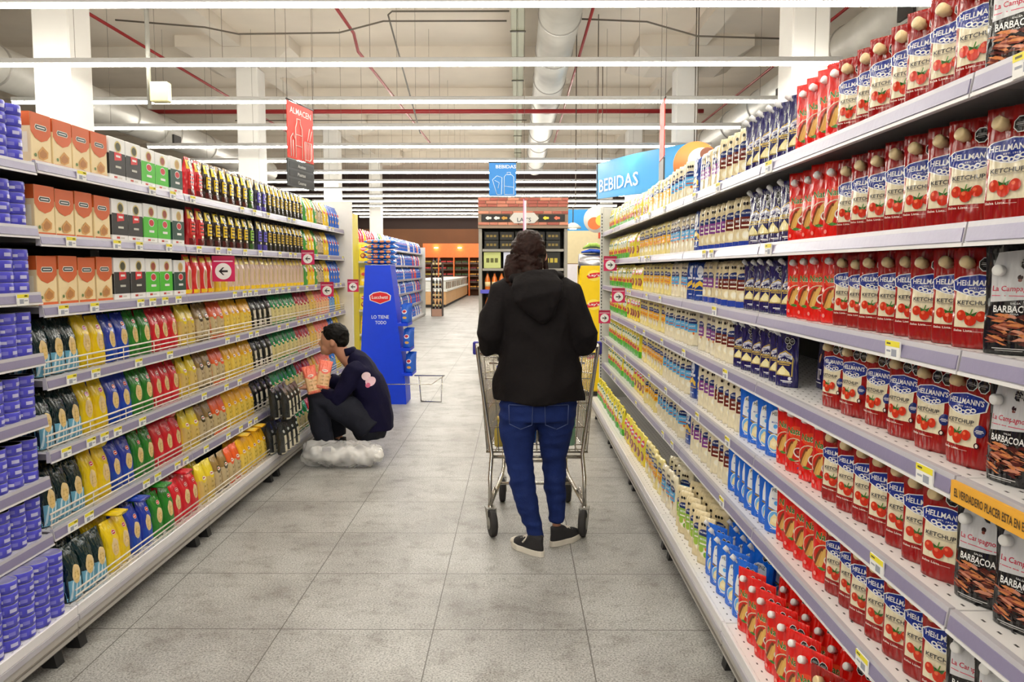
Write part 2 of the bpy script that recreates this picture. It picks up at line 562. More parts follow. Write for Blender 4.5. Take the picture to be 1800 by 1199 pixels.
for key, band, foot, b2, wd in (('purple', (128, 62, 140), (30, 60, 160), None, 'cream mayonnaise pouch with purple band'), ('brown', (104, 34, 26), (30, 60, 160), None, 'cream mayonnaise pouch with maroon band'),
                                ('light', (86, 172, 228), None, (200, 90, 50), 'cream mayonnaise pouch with light blue band'), ('orange', (246, 178, 24), None, (215, 110, 30), 'cream mayonnaise pouch with orange band'),
                                ('purpleb', (128, 62, 140), None, None, 'pale mayonnaise pouch with purple band'), ('brownb', (104, 34, 26), None, None, 'pale mayonnaise pouch with maroon band'), ('limey', (150, 190, 80), None, None, 'pale dressing pouch with lime picture')):
    kind(key, 'mayonnaise_pouch' if key != 'limey' else 'dressing_pouch', 'pouch', wd, P_(.10, .195, .044, 'bottle', CRB if foot or key == 'limey' else (242, 226, 150) if key == 'orange' else (236, 226, 196), mayo_art(band, foot, b2, key == 'limey'), (1, 2), amp=.0012, nu=16, nv=18), .10, .195, .044)
kind('dark', 'mayonnaise_pouch', 'pouch', 'deep blue mayonnaise pouch with yellow stripe', P_(.10, .195, .044, 'bottle', (20, 62, 150), dark_art, (1,), nu=14, nv=16), .10, .195, .044)
kind('lime', 'soup_pouch', 'pouch', 'yellow soup pouch with green foot', P_(.115, .195, .045, 'bag', (238, 222, 50), lime_art, (1, 2), nu=14, nv=16), .115, .195, .045)
kind('snack', 'soup_pouch', 'pouch', 'yellow soup pouch picturing brown stew', P_(.11, .19, .045, 'bag', (246, 226, 60), snack_art, (1, 2), nu=14, nv=16), .11, .19, .045)

# left hand goods
def pasta_art(pan, logo=True, low=None, stripe=False, big=(232, 205, 150)):
    o = []
    if low:
        o.append(('r', -.97, .02, .97, .40, low))
    if stripe:
        o += [('p', [(-.9 + .45 * k, .04), (-.75 + .45 * k, .04), (-.45 + .45 * k, .38), (-.6 + .45 * k, .38)], (210, 235, 245)) for k in range(4)]
    o += [('e', -.08, .48, .52, .74, big), ('e', -.08, .44, .36, .48, pan)]
    for k in range(6):
        a = k * 1.05
        o.append(('e', -.08 + .25 * math.cos(a), .45 + .07 * math.sin(a), .1, .05, tuple(max(0, v - 22) for v in pan)))
    if logo:
        o += [('e', .15, .76, .30, .20, (235, 235, 235)), ('e', .15, .76, .26, .165, (205, 35, 35)), ('r', -.02, .752, .32, .768, WHITE)]
    return o


def clear_art(col, pan=(226, 206, 150)):
    return [('r', -.97, .02, .97, .60, pan), ('r', -.97, .02, .97, .10, col), ('e', 0, .62, .6, .42, col), ('e', 0, .64, .42, .2, (245, 240, 225)), ('r', -.3, .635, .3, .66, (180, 40, 40))] + [
        ('e', -.6 + .24 * (k % 6), .18 + .13 * (k // 6), .14, .12, tuple(max(0, v - 24 * ((k * 7) % 3)) for v in pan)) for k in range(18)]


WHEAT = (232, 200, 130)
for key, base, art, wd in (
        ('teal', (12, 40, 44), pasta_art(WHEAT, False, (110, 175, 205), True), 'dark teal and sky blue pasta bag'),
        ('yellow', (238, 205, 20), pasta_art(WHEAT, True), 'plain yellow pasta bag'),
        ('blue', (28, 58, 176), pasta_art(WHEAT, True, (24, 70, 180)), 'royal blue pasta bag'),
        ('green', (40, 130, 40), pasta_art(WHEAT, True), 'grass green pasta bag'),
        ('red', (214, 28, 44), pasta_art((225, 190, 130), True, None), 'crimson red pasta bag'),
        ('yellow2', (240, 215, 50), clear_art((236, 205, 40), (220, 190, 110)), 'yellow egg noodle bag with window'),
        ('clear', (150, 120, 70), clear_art((70, 60, 40), (200, 180, 140)), 'brown mixed noodle bag'),
        ('orangep', (235, 95, 40), clear_art((240, 100, 50), (205, 185, 140)), 'orange topped noodle bag'),
        ('gold', (240, 180, 20), clear_art((240, 190, 40), (235, 205, 90)), 'golden yellow noodle bag'),
        ('black', (14, 20, 22), [('r', -.5, .08, .5, .60, (222, 214, 190)), ('r', -.45, .3, .45, .34, (60, 70, 70)), ('r', -.97, .02, .97, .07, (200, 195, 175)), ('e', 0, .72, .4, .2, (200, 205, 205))], 'black premium pasta bag'),
        ('green2', (16, 140, 76), clear_art((20, 145, 80), (226, 212, 150)), 'emerald topped clear pasta bag'),
        ('crimson', (170, 16, 42), clear_art((180, 20, 50), (226, 206, 150)), 'wine red topped pasta bag'),
        ('amber', (238, 180, 60), clear_art((236, 180, 60), (236, 200, 110)), 'amber pasta bag'),
        ('peach', (246, 120, 96), clear_art((246, 120, 100), (246, 200, 150)), 'coral pink pasta bag'),
        ('blue2', (30, 110, 215), clear_art((30, 110, 215), (120, 170, 225)), 'sky blue pasta bag'),
        ('chip', (34, 100, 210), [('e', 0, .6, .6, .5, (235, 235, 245)), ('e', 0, .62, .45, .3, (200, 40, 50)), ('e', .1, .28, .5, .3, (225, 180, 90))], 'blue snack bag'),
        ('pinkb', (226, 70, 90), [('e', 0, .6, .6, .5, (245, 225, 225)), ('e', 0, .3, .5, .3, (235, 190, 120))], 'pink snack bag'),
        ('yellb', (242, 205, 50), [('e', 0, .62, .6, .4, (235, 90, 60)), ('e', 0, .3, .5, .35, (250, 235, 180))], 'yellow snack bag'),
        ('greenb', (70, 160, 60), [('e', 0, .62, .6, .4, (245, 245, 225)), ('e', 0, .3, .5, .35, (235, 205, 120))], 'green snack bag'),
        ('whiteb', (225, 225, 230), [('e', 0, .62, .6, .4, (60, 90, 180)), ('e', 0, .3, .5, .35, (220, 120, 70))], 'white snack bag')):
    small = key in ('chip', 'pinkb', 'yellb', 'greenb', 'whiteb')
    kind(key, 'snack_bag' if small else 'pasta_bag', 'bag', wd, P_(.097, .205, .056, 'bag', base, art, (1,) if small else (1, 2), amp=.004, nu=14, nv=18, lean=.02), .097, .205, .056)


def spag_art(top, mid, foot, pic=WHEAT):
    return [('r', -.9, .70, .9, .93, top), ('e', 0, .81, .55, .5, (60, 90, 60)), ('e', 0, .82, .3, .25, pic), ('r', -.75, .30, .75, .62, mid), ('r', -.6, .54, .6, .57, BLACK), ('r', -.6, .45, .5, .48, BLACK), ('r', -.6, .36, .6, .39, BLACK),
            ('r', -.9, .02, .9, .20, foot), ('r', -.3, .22, .3, .27, (230, 220, 180))]


for key, base, art, wd in (
        ('sred', (190, 30, 40), spag_art((235, 190, 60), (225, 60, 60), (110, 20, 30)), 'red upright spaghetti pack'),
        ('syel', (40, 24, 18), spag_art((240, 214, 40), (226, 190, 40), (70, 20, 24)), 'black and yellow spaghetti pack'),
        ('sblu', (40, 40, 60), spag_art((225, 200, 90), (100, 90, 200), (70, 60, 150)), 'black and violet spaghetti pack'),
        ('sgrn', (30, 50, 24), spag_art((225, 200, 90), (130, 190, 60), (50, 90, 40)), 'black and green spaghetti pack'),
        ('sdrk', (22, 20, 18), spag_art((226, 190, 60), (190, 160, 50), (30, 26, 26)), 'dark spaghetti pack with gold bands'),
        ('spnk', (222, 50, 50), [('r', -.8, .82, .8, .97, (240, 205, 60)), ('e', 0, .40, .66, 1.6, (240, 200, 190)), ('e', 0, .38, .42, 1.2, (205, 165, 110)), ('r', -.9, .02, .9, .12, (245, 205, 40))], 'red topped vermicelli pack'),
        ('scan', (238, 200, 60), [('r', -.8, .60, .8, .80, (245, 230, 120)), ('e', 0, .34, .5, 1.2, (230, 190, 100)), ('r', -.9, .02, .9, .12, (245, 205, 40))], 'yellow vermicelli pack'),
        ('sros', (222, 196, 176), [('r', -.8, .78, .8, .97, (236, 206, 70)), ('e', 0, .42, .62, 1.65, (236, 205, 190)), ('e', 0, .41, .40, 1.25, (205, 180, 120)), ('r', -.9, .02, .9, .13, (245, 205, 40))], 'pale pink vermicelli pack')):
    kind(key, 'spaghetti_pack', 'pack', wd, P_(.085, .205, .05, 'bag', base, art, (1, 2), amp=.0012, nu=12, nv=16), .085, .205, .05)

ORG = (206, 92, 34)
cracker_art = [('r', -1, .62, 1, 1, ORG), ('p', [(-1, .62), (-.6, .50), (0, .44), (.6, .50), (1, .62)], ORG), ('p', [(-.62, .72), (-.5, .78), (.5, .78), (.62, .72), (.5, .67), (-.5, .67)], (225, 225, 215)),
               ('p', [(-.56, .722), (-.46, .765), (.46, .765), (.56, .722), (.46, .685), (-.46, .685)], (50, 60, 60)), ('r', -.4, .715, .4, .735, WHITE), ('p', [(-.3, .10), (-.38, .22), (.1, .36), (.66, .26), (.6, .14), (.1, .08)], (205, 150, 80)),
               ('p', [(-.2, .13), (-.24, .21), (.1, .30), (.5, .23), (.46, .16), (.1, .11)], (176, 118, 58)), ('e', -.62, .16, .12, .1, (90, 120, 60)), ('r', -1, 0, 1, .06, ORG)]
kind('cracker', 'cracker_box', 'box', 'orange and cream cracker box', [box_mesh('pack', .128, .178, .045, (236, 214, 166), cracker_art, [('r', -1, .72, 1, 1, ORG), ('r', -.5, .2, .3, .6, (245, 235, 205))])], .128, .178, .045)


def rice_art(col, red=True, pic=(70, 60, 30)):
    o = [('r', -1, .14, 1, .66, col), ('e', .1, .80, .42, .34, (210, 190, 120)), ('e', .1, .80, .32, .25, pic), ('r', -.5, .05, -.1, .10, (190, 60, 50)), ('r', 0, .055, .5, .09, (200, 195, 190))]
    o += [('p', [(-.4, .46), (.5, .50), (.5, .66), (-.4, .66)], (215, 30, 40)), ('r', -.2, .55, .35, .60, WHITE), ('r', -.3, .3, .4, .35, (200, 200, 190))] if red else [('e', .08, .52, .42, .26, (225, 230, 225)), ('e', .08, .52, .36, .2, (205, 30, 40)), ('r', -.3, .27, .45, .33, WHITE)]
    return o


for key, col, red, wd, pic in (('rblack', (30, 28, 30), True, 'white and black rice box', (60, 60, 30)), ('rlime', (72, 190, 40), False, 'white and lime green rice box', (150, 60, 40)), ('rforest', (18, 66, 56), False, 'white and forest green rice box', (190, 150, 90))):
    kind(key, 'rice_box', 'box', wd, [box_mesh('pack', .142, .178, .045, (238, 238, 238), rice_art(col, red, pic), [('r', -1, .14, 1, .62, col)])], .142, .178, .045)

mb = MB()
r, hh = .0435, .0375
blu = [(84, 82, 208), (92, 92, 205)]
mb.lathe([(r * .9, 0), (r, .003), (r, hh - .004), (r * .97, hh - .001)], mat(blu[0], rough=.35, var=.2, vs=40), 22)
mb.lathe([(r * .97, hh - .001), (r * .97, hh), (r * .90, hh), (r * .88, hh - .002), (r * .5, hh - .002)], mat((176, 176, 184), rough=.35, metal=.35), 22)
for a, wd2, z0, z1, c in ((-pi / 2, .30, .012, .024, (196, 196, 232)), (-pi / 2 + .9, .22, .008, .030, (60, 58, 168)), (-pi / 2 - .9, .25, .012, .024, (130, 128, 215)), (pi / 2, .4, .01, .027, (220, 220, 235)), (pi, .4, .01, .02, (210, 210, 235))):
    vs = [(math.cos(a + wd2 * (k / 4 - 1) * 1) * (r + .0006), math.sin(a + wd2 * (k / 4 - 1)) * (r + .0006), z) for z in (z0, z1) for k in range(9)]
    mb.add(vs, [(k, k + 1, k + 10, k + 9) for k in range(8)], mat(c, rough=.35, var=.02), True)
kind('can', 'tuna_can', 'can', 'blue tuna can', [mb.mesh('can')], .087, .0375, .087)

PLACED = []      # (root, wording, shelf words, distance) - labels are written once everything stands


def put(key, X, y, z, side, shelf, yaw=0., tilt=0., roll=0., s=1., group=None, extra='', order=None, lay=False):
    K = KINDS[key]
    me = K['meshes'][R.randrange(len(K['meshes']))]
    o = bpy.data.objects.new(K['name'], me)
    COL.objects.link(o)
    o.location = (X, y, z)
    base = -pi / 2 if side == 'right' else pi / 2
    face = base + (yaw if side == 'right' else -yaw)
    if side == 'front':
        face = yaw
    o.rotation_mode = 'ZYX' if False else 'XYZ'
    o.rotation_euler = (tilt, roll, face)
    if key != 'can' and K['cat'] == 'bag':
        o.rotation_euler.z += R.uniform(-.05, .05)
    o.scale = (s, s, s * (1 if key == 'can' else R.uniform(.985, 1.015)))
    if K['cap']:
        cm, (p, rot) = K['cap']
        c = bpy.data.objects.new('cap', cm)
        COL.objects.link(c)
        c.parent = o
        hwz = K['w'] / 2
        c.location = (p.x * hwz, -.008 if p.x > -.75 else 0, p.y * K['h'])
        c.rotation_euler = rot
    o['category'] = K['cat']
    o['group'] = group or (K['words'].split(' with ')[0] + ' row on shelf')
    PLACED.append((o, K['words'] + extra, shelf, y if order is None else order))
    return o
# ---------------------------------------------------------------- building shell
def grid_floor():
    m = bpy.data.materials.new('speckled_stone_tiles')
    m.use_nodes = True
    nt = m.node_tree
    N, L = nt.nodes, nt.links
    b = N['Principled BSDF']
    tc = N.new('ShaderNodeTexCoord')
    sp = N.new('ShaderNodeSeparateXYZ')
    L.new(tc.outputs['Object'], sp.inputs[0])

    def mth(op, a, bb=None, c=None):
        n = N.new('ShaderNodeMath')
        n.operation = op
        for i, q in enumerate((a, bb, c)):
            if q is None:
                continue
            if isinstance(q, (int, float)):
                n.inputs[i].default_value = q
            else:
                L.new(q, n.inputs[i])
        return n.outputs[0]

    def joint(sock, off, w):
        f = mth('FRACT', mth('DIVIDE', mth('SUBTRACT', sock, off), .6))
        return mth('LESS_THAN', mth('MINIMUM', f, mth('SUBTRACT', 1., f)), w / .6)
    jj = mth('MAXIMUM', joint(sp.outputs['X'], -.33, .0022), joint(sp.outputs['Y'], .16, .0026))

    def noise_(scale, det, rough=.6):
        n = N.new('ShaderNodeTexNoise')
        n.inputs['Scale'].default_value = scale
        n.inputs['Detail'].default_value = det
        n.inputs['Roughness'].default_value = rough
        L.new(tc.outputs['Object'], n.inputs['Vector'])
        return n.outputs['Fac']

    def ramp(f, *st):
        r = N.new('ShaderNodeValToRGB')
        while len(r.color_ramp.elements) < len(st):
            r.color_ramp.elements.new(.5)
        for e, (p, c) in zip(r.color_ramp.elements, st):
            e.position = p
            e.color = lin(c)
        L.new(f, r.inputs[0])
        return r.outputs[0]

    def mixc(f, a, bb, mode='MIX'):
        n = N.new('ShaderNodeMix')
        n.data_type = 'RGBA'
        n.blend_type = mode
        for i, q in ((0, f), (6, a), (7, bb)):
            if isinstance(q, (float, tuple)):
                n.inputs[i].default_value = q
            else:
                L.new(q, n.inputs[i])
        return n.outputs[2]
    speck = ramp(noise_(130, 3, .8), (.36, (112, 110, 107)), (.46, (176, 177, 177)), (.58, (206, 207, 207)), (.7, (238, 239, 238)))
    cloud = ramp(noise_(1.7, 5), (.3, (196, 192, 188)), (.55, (236, 234, 230)), (.8, (255, 255, 252)))
    wear = ramp(noise_(7, 6, .7), (.3, (205, 200, 196)), (.5, (255, 255, 255)))
    col = mixc(1., mixc(1., speck, cloud, 'MULTIPLY'), wear, 'MULTIPLY')
    col = mixc(jj, col, lin((92, 88, 84)))
    L.new(col, b.inputs['Base Color'])
    L.new(mth('ADD', mth('MULTIPLY', noise_(5, 4), .25), .34), b.inputs['Roughness'])
    b.inputs['Specular IOR Level'].default_value = .4
    return m


def perforated(rgb):
    m = bpy.data.materials.new('perforated_steel')
    m.use_nodes = True
    nt = m.node_tree
    N, L = nt.nodes, nt.links
    b = N['Principled BSDF']
    tc = N.new('ShaderNodeTexCoord')
    sp = N.new('ShaderNodeSeparateXYZ')
    L.new(tc.outputs['Object'], sp.inputs[0])

    def mth(op, a, bb=None):
        n = N.new('ShaderNodeMath')
        n.operation = op
        for i, q in enumerate((a, bb)):
            if q is None:
                continue
            if isinstance(q, (int, float)):
                n.inputs[i].default_value = q
            else:
                L.new(q, n.inputs[i])
        return n.outputs[0]
    fx = mth('ABSOLUTE', mth('SUBTRACT', mth('FRACT', mth('DIVIDE', sp.outputs['X'], .025)), .5))
    fy = mth('ABSOLUTE', mth('SUBTRACT', mth('FRACT', mth('DIVIDE', sp.outputs['Y'], .05)), .5))
    hole = mth('MULTIPLY', mth('LESS_THAN', fx, .09), mth('LESS_THAN', fy, .12))
    mx = N.new('ShaderNodeMix')
    mx.data_type = 'RGBA'
    mx.inputs[6].default_value = lin(rgb)
    mx.inputs[7].default_value = lin((40, 40, 44))
    L.new(hole, mx.inputs[0])
    L.new(mx.outputs[2], b.inputs['Base Color'])
    b.inputs['Roughness'].default_value = .4
    return m


CEIL = 6.5
XL, XR, YB, YF = -22., 12., -5., 45.
concrete = mat((226, 215, 200), rough=.85, var=.10, vs=.7, bump=.1, bs=4)
concrete2 = mat((214, 205, 192), rough=.85, var=.08, vs=1.2)
plaster = mat((226, 222, 214), rough=.8, var=.05, vs=1)
struct(MB().box((XL, YB, -.1), (XR, YF, 0), grid_floor()).build('floor'))
struct(MB().box((XL, YB, CEIL), (XR, YF, CEIL + .2), concrete).build('ceiling'))
struct(MB().box((XL - .2, YB, 0), (XL, YF, CEIL), plaster).build('wall_left'))
struct(MB().box((XR, YB, 0), (XR + .2, YF, CEIL), plaster).build('wall_right'))
struct(MB().box((XL, YB - .2, 0), (XR, YB, CEIL), plaster).build('wall_rear'))
mb = MB()
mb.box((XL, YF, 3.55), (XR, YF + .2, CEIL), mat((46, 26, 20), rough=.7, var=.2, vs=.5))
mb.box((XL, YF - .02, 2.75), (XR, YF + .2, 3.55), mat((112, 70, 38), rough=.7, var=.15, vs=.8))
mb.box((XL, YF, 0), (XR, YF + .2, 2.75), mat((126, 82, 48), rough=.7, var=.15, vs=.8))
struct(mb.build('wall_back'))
# light tan wall left of the view end, as seen right of the booth
COLY = [11.4, 19.6, 28.2, 36.8]
colm = mat((226, 224, 220), rough=.6, var=.04, vs=2)
n = 0
for x0 in (-6.5, 3.65):
    for y in COLY:
        n += 1
        struct(MB().box((x0, y, 0), (x0 + .5, y + .6, 6.05), colm, .02).build('column'))
        cx, cy = x0 + .25, y + .3
        m2 = MB()
        a, c = 1.25, .85
        vs = [(cx - a, cy - a, CEIL), (cx + a, cy - a, CEIL), (cx + a, cy + a, CEIL), (cx - a, cy + a, CEIL), (cx - a, cy - a, CEIL - .25), (cx + a, cy - a, CEIL - .25), (cx + a, cy + a, CEIL - .25), (cx - a, cy + a, CEIL - .25),
              (cx - c, cy - c, 6.05), (cx + c, cy - c, 6.05), (cx + c, cy + c, 6.05), (cx - c, cy + c, 6.05)]
        fs = [(i, (i + 1) % 4, 4 + (i + 1) % 4, 4 + i) for i in range(4)] + [(4 + i, 4 + (i + 1) % 4, 8 + (i + 1) % 4, 8 + i) for i in range(4)] + [(8, 9, 10, 11)]
        struct(m2.add(vs, fs, concrete2).build('beam_capital'))
for y in COLY + [15.5, 24, 32.5]:
    w = .5 if y in COLY else .3
    for xa, xb in ((XL, -7.5), (-5., 2.65), (5.15, XR)) if y in COLY else ((XL, XR),):
        struct(MB().box((xa, y, CEIL - .28), (xb, y + w, CEIL), concrete2).build('beam'))
for x in (-6.25, 3.9):
    for k in range(3):
        struct(MB().box((x - .2, COLY[k] + 1.6, CEIL - .25), (x + .2, COLY[k + 1] - 1., CEIL), concrete2).build('beam'))

# ---------------------------------------------------------------- ceiling lights: long rows across the aisles
tube_m = mat((255, 250, 238), emit=34.)
hous = paint((205, 205, 205))
wire_m = metal((120, 110, 100), .5)
mbh, mbd, mbw = MB(), MB(), MB()
X0, X1 = -8.0, 4.15
mbh.box((X0, -.034, .05), (X1, .034, .115), hous, .006)
mbd.box((X0 + .02, -.022, .012), (X1 - .02, .022, .051), tube_m)
mbw.tube([(0, 0, .1), (0, 0, CEIL - 4.0)], .0028, wire_m, 5)
hm, dm, wm = mbh.mesh('housing'), mbd.mesh('diffuser'), mbw.mesh('suspension_wire')
ROWS = [8.55 + 2.42 * k for k in range(-5, 15)]
for k, y in enumerate(ROWS):
    t = thing('linear_ceiling_light', None, 'light', (0, y, 4.0), group='rows of ceiling lights')
    vis = k - 4
    t['label'] = ('white strip light crossing the aisle, %s row counting away from camera' % ORD[vis - 1]) if vis > 0 else 'white strip light crossing the aisle overhead, %s row behind the first one seen' % ORD[-vis]
    for nm, me in (('housing', hm), ('diffuser', dm)):
        o = bpy.data.objects.new(nm, me)
        COL.objects.link(o)
        o.parent = t
    for j in range(7 if k > 3 else 0):
        o = bpy.data.objects.new('suspension_wire', wm)
        COL.objects.link(o)
        o.parent = t
        o.location = (-7.6 + 1.9 * j + .25 * ((k * 3) % 3), 0, 0)
        if abs(o.location.x - .72) < .42:
            o.location.x = 1.2

# ---------------------------------------------------------------- ducts, pipes, tray
duct_m = mat((206, 204, 198), rough=.4, metal=.35, var=.08, vs=3)
dark = mat((34, 30, 28), rough=.6)


def duct(name, label, x, z, r, y0, y1, grilles=()):
    t = thing(name, label, 'duct', (x, y0, z))
    mb = MB()
    mb.tube([(0, 0, 0), (0, y1 - y0, 0)], r, duct_m, 32)
    mb.build('pipe_body', t)
    y = .02
    while y < y1 - y0:
        m2 = MB()
        m2.tube([(0, y, 0), (0, y + .05, 0)], r + .018, mat((170, 166, 160), rough=.5, metal=.4), 32)
        m2.build('seam_band', t)
        y += 2.4
    for (gy, sx) in grilles:
        m3 = MB()
        m3.box((sx * r * .7 - .16, gy - .28, -r * .75 - .14), (sx * r * .7 + .16, gy + .28, -r * .5 + .1), duct_m)
        m3.box((sx * r * .7 - .20, gy - .22, -r * .75 - .1), (sx * r * .7 + .20, gy + .22, -r * .5 + .04), dark)
        m3.build('air_grille', t)
    return t


duct('air_duct', 'round silver air duct above the centre aisle', .72, 5.75, .36, 12.2, 36)
duct('air_duct', 'silver air duct with dark grilles on the far side of the pasta shelves', -8.9, 4.85, .36, 9.5, 30, [(6.6, 1), (11.5, 1)])
duct('air_duct', 'silver air duct with dark grilles over the ketchup shelves', 5.35, 4.95, .36, 6.5, 30, [(4.4, -1), (9.5, -1)])
mb = MB()
tray = paint((170, 172, 148), .6)
mb.box((-.12, 11.5, 5.96), (.12, 40, 6.02), tray)
mb.box((-.13, 11.5, 6.02), (-.11, 40, 6.07), tray)
mb.box((.11, 11.5, 6.02), (.13, 40, 6.07), tray)
tr = mb.build('cable_tray')
tag(tr, 'pale green cable tray running below the ceiling beside the round duct', 'cable tray')
for k in range(12):
    MB().box((-.15, 12.2 + k * 2.1, 5.94), (.15, 12.26 + k * 2.1, 5.958), mat((80, 78, 66), rough=.6)).build('clamp', tr)
redp = paint((150, 34, 36), .4)
for nm, lb, pts, rr in (
        ('sprinkler_main_pipe', 'thick red sprinkler main crossing below the ceiling', [(-12, 21.1, 5.31), (4.6, 21.1, 5.31)], .055),
        ('sprinkler_pipe', 'thin red sprinkler branch nearest the centre aisle', [(-3.05, 11, 5.78), (-3.05, 15.9, 5.78), (-3.05, 16.3, 5.55), (-3.05, 30, 5.78)], .03),
        ('sprinkler_pipe', 'thin red sprinkler branch above the pasta shelves', [(-7.4, 14.2, 5.8), (-7.4, 30, 5.8)], .03),
        ('sprinkler_pipe', 'thin red sprinkler branch beside the round duct', [(1.27, 11, 5.8), (1.27, 30, 5.8)], .028),
        ('sprinkler_pipe', 'thin red sprinkler branch above the ketchup shelves', [(5.55, 11, 5.8), (5.55, 28, 5.8)], .028)):
    mb = MB()
    mb.tube(pts, rr, redp, 10)
    tag(mb.build(nm), lb, 'pipe')
cond = mat((96, 88, 78), rough=.6)
for lb, pts in (('grey conduit crossing under the ceiling by the first beam', [(-7.5, 14.6, 6.2), (4.2, 14.6, 6.2)]), ('drooping grey cable across the nearest ceiling bay', [(-7.2, 15.3, 5.85), (-5.6, 15.3, 5.72), (-5, 15.3, 5.6), (-3.2, 15.3, 5.62), (-2.4, 15.3, 5.82), (-.2, 15.3, 5.82)]), ('drooping grey cable to the right of the round duct', [(1.14, 15.3, 5.85), (2.3, 15.3, 5.8), (3.2, 15.3, 5.55), (4.8, 15.3, 5.5)]),
                ('square loop of grey conduit left of the cable tray', [(-.15, 15.0, 5.9), (-2.2, 15.0, 5.9), (-2.3, 15.2, 5.9), (-2.3, 20, 4.6)]), ('grey conduit pair behind the red main', [(-8, 24.0, 5.6), (.25, 24.0, 5.6)])):
    mb = MB()
    mb.tube(pts, .016, cond, 6)
    tag(mb.build('conduit'), lb, 'conduit')
e = thing('emergency_light', 'yellowish emergency lamp box on a ceiling pole above the crackers', 'lamp', (-4.86, 11.2, 3.62))
MB().tube([(0, 0, -.1), (0, 0, CEIL - 3.62)], .03, paint((150, 148, 140)), 8).build('pole', e)
MB().box((.03, -.07, -.02), (.27, .07, .24), mat((214, 208, 160), rough=.4), .015).build('lamp_box', e)
# ---------------------------------------------------------------- gondola shelving
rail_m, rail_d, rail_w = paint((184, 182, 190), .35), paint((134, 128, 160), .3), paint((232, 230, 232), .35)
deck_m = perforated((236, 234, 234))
under_m, back_shaded_m, steel_w, foot_m = paint((104, 102, 104)), paint((16, 15, 16), .7), paint((222, 220, 216)), paint((30, 30, 32), .6)  # back panel near black: shade of the shelf interiors put into its colour
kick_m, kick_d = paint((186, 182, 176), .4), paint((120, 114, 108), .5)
tag_y, tag_w, tag_g = card((236, 222, 50)), card((238, 238, 236)), card((150, 155, 170))
wire_w = mat((226, 218, 206), rough=.35, metal=.3, var=.03)


def price_tag(mb, s, x, y, z, w=.066):
    x0, x1 = sorted((x - s * .0035, x))
    mb.box((x0, y - w / 2, z - .036), (x1, y + w / 2, z + .002), tag_w)
    e = s * .0004
    lo, hi = sorted((x - s * .0035 - e, x - s * .0035))
    mb.box((lo, y - w / 2, z - .010), (hi, y + w / 2, z + .002), tag_y)
    mb.box((lo, y - w * .30, z - .030), (hi, y + w * .05, z - .015), tag_g)
    mb.box((lo - 1e-4, y + w * .12, z - .006), (hi, y + w * .4, z - .002), card((90, 84, 30)))
    mb.box((lo, y + w * .12, z - .022), (hi, y + w * .4, z - .018), tag_g)


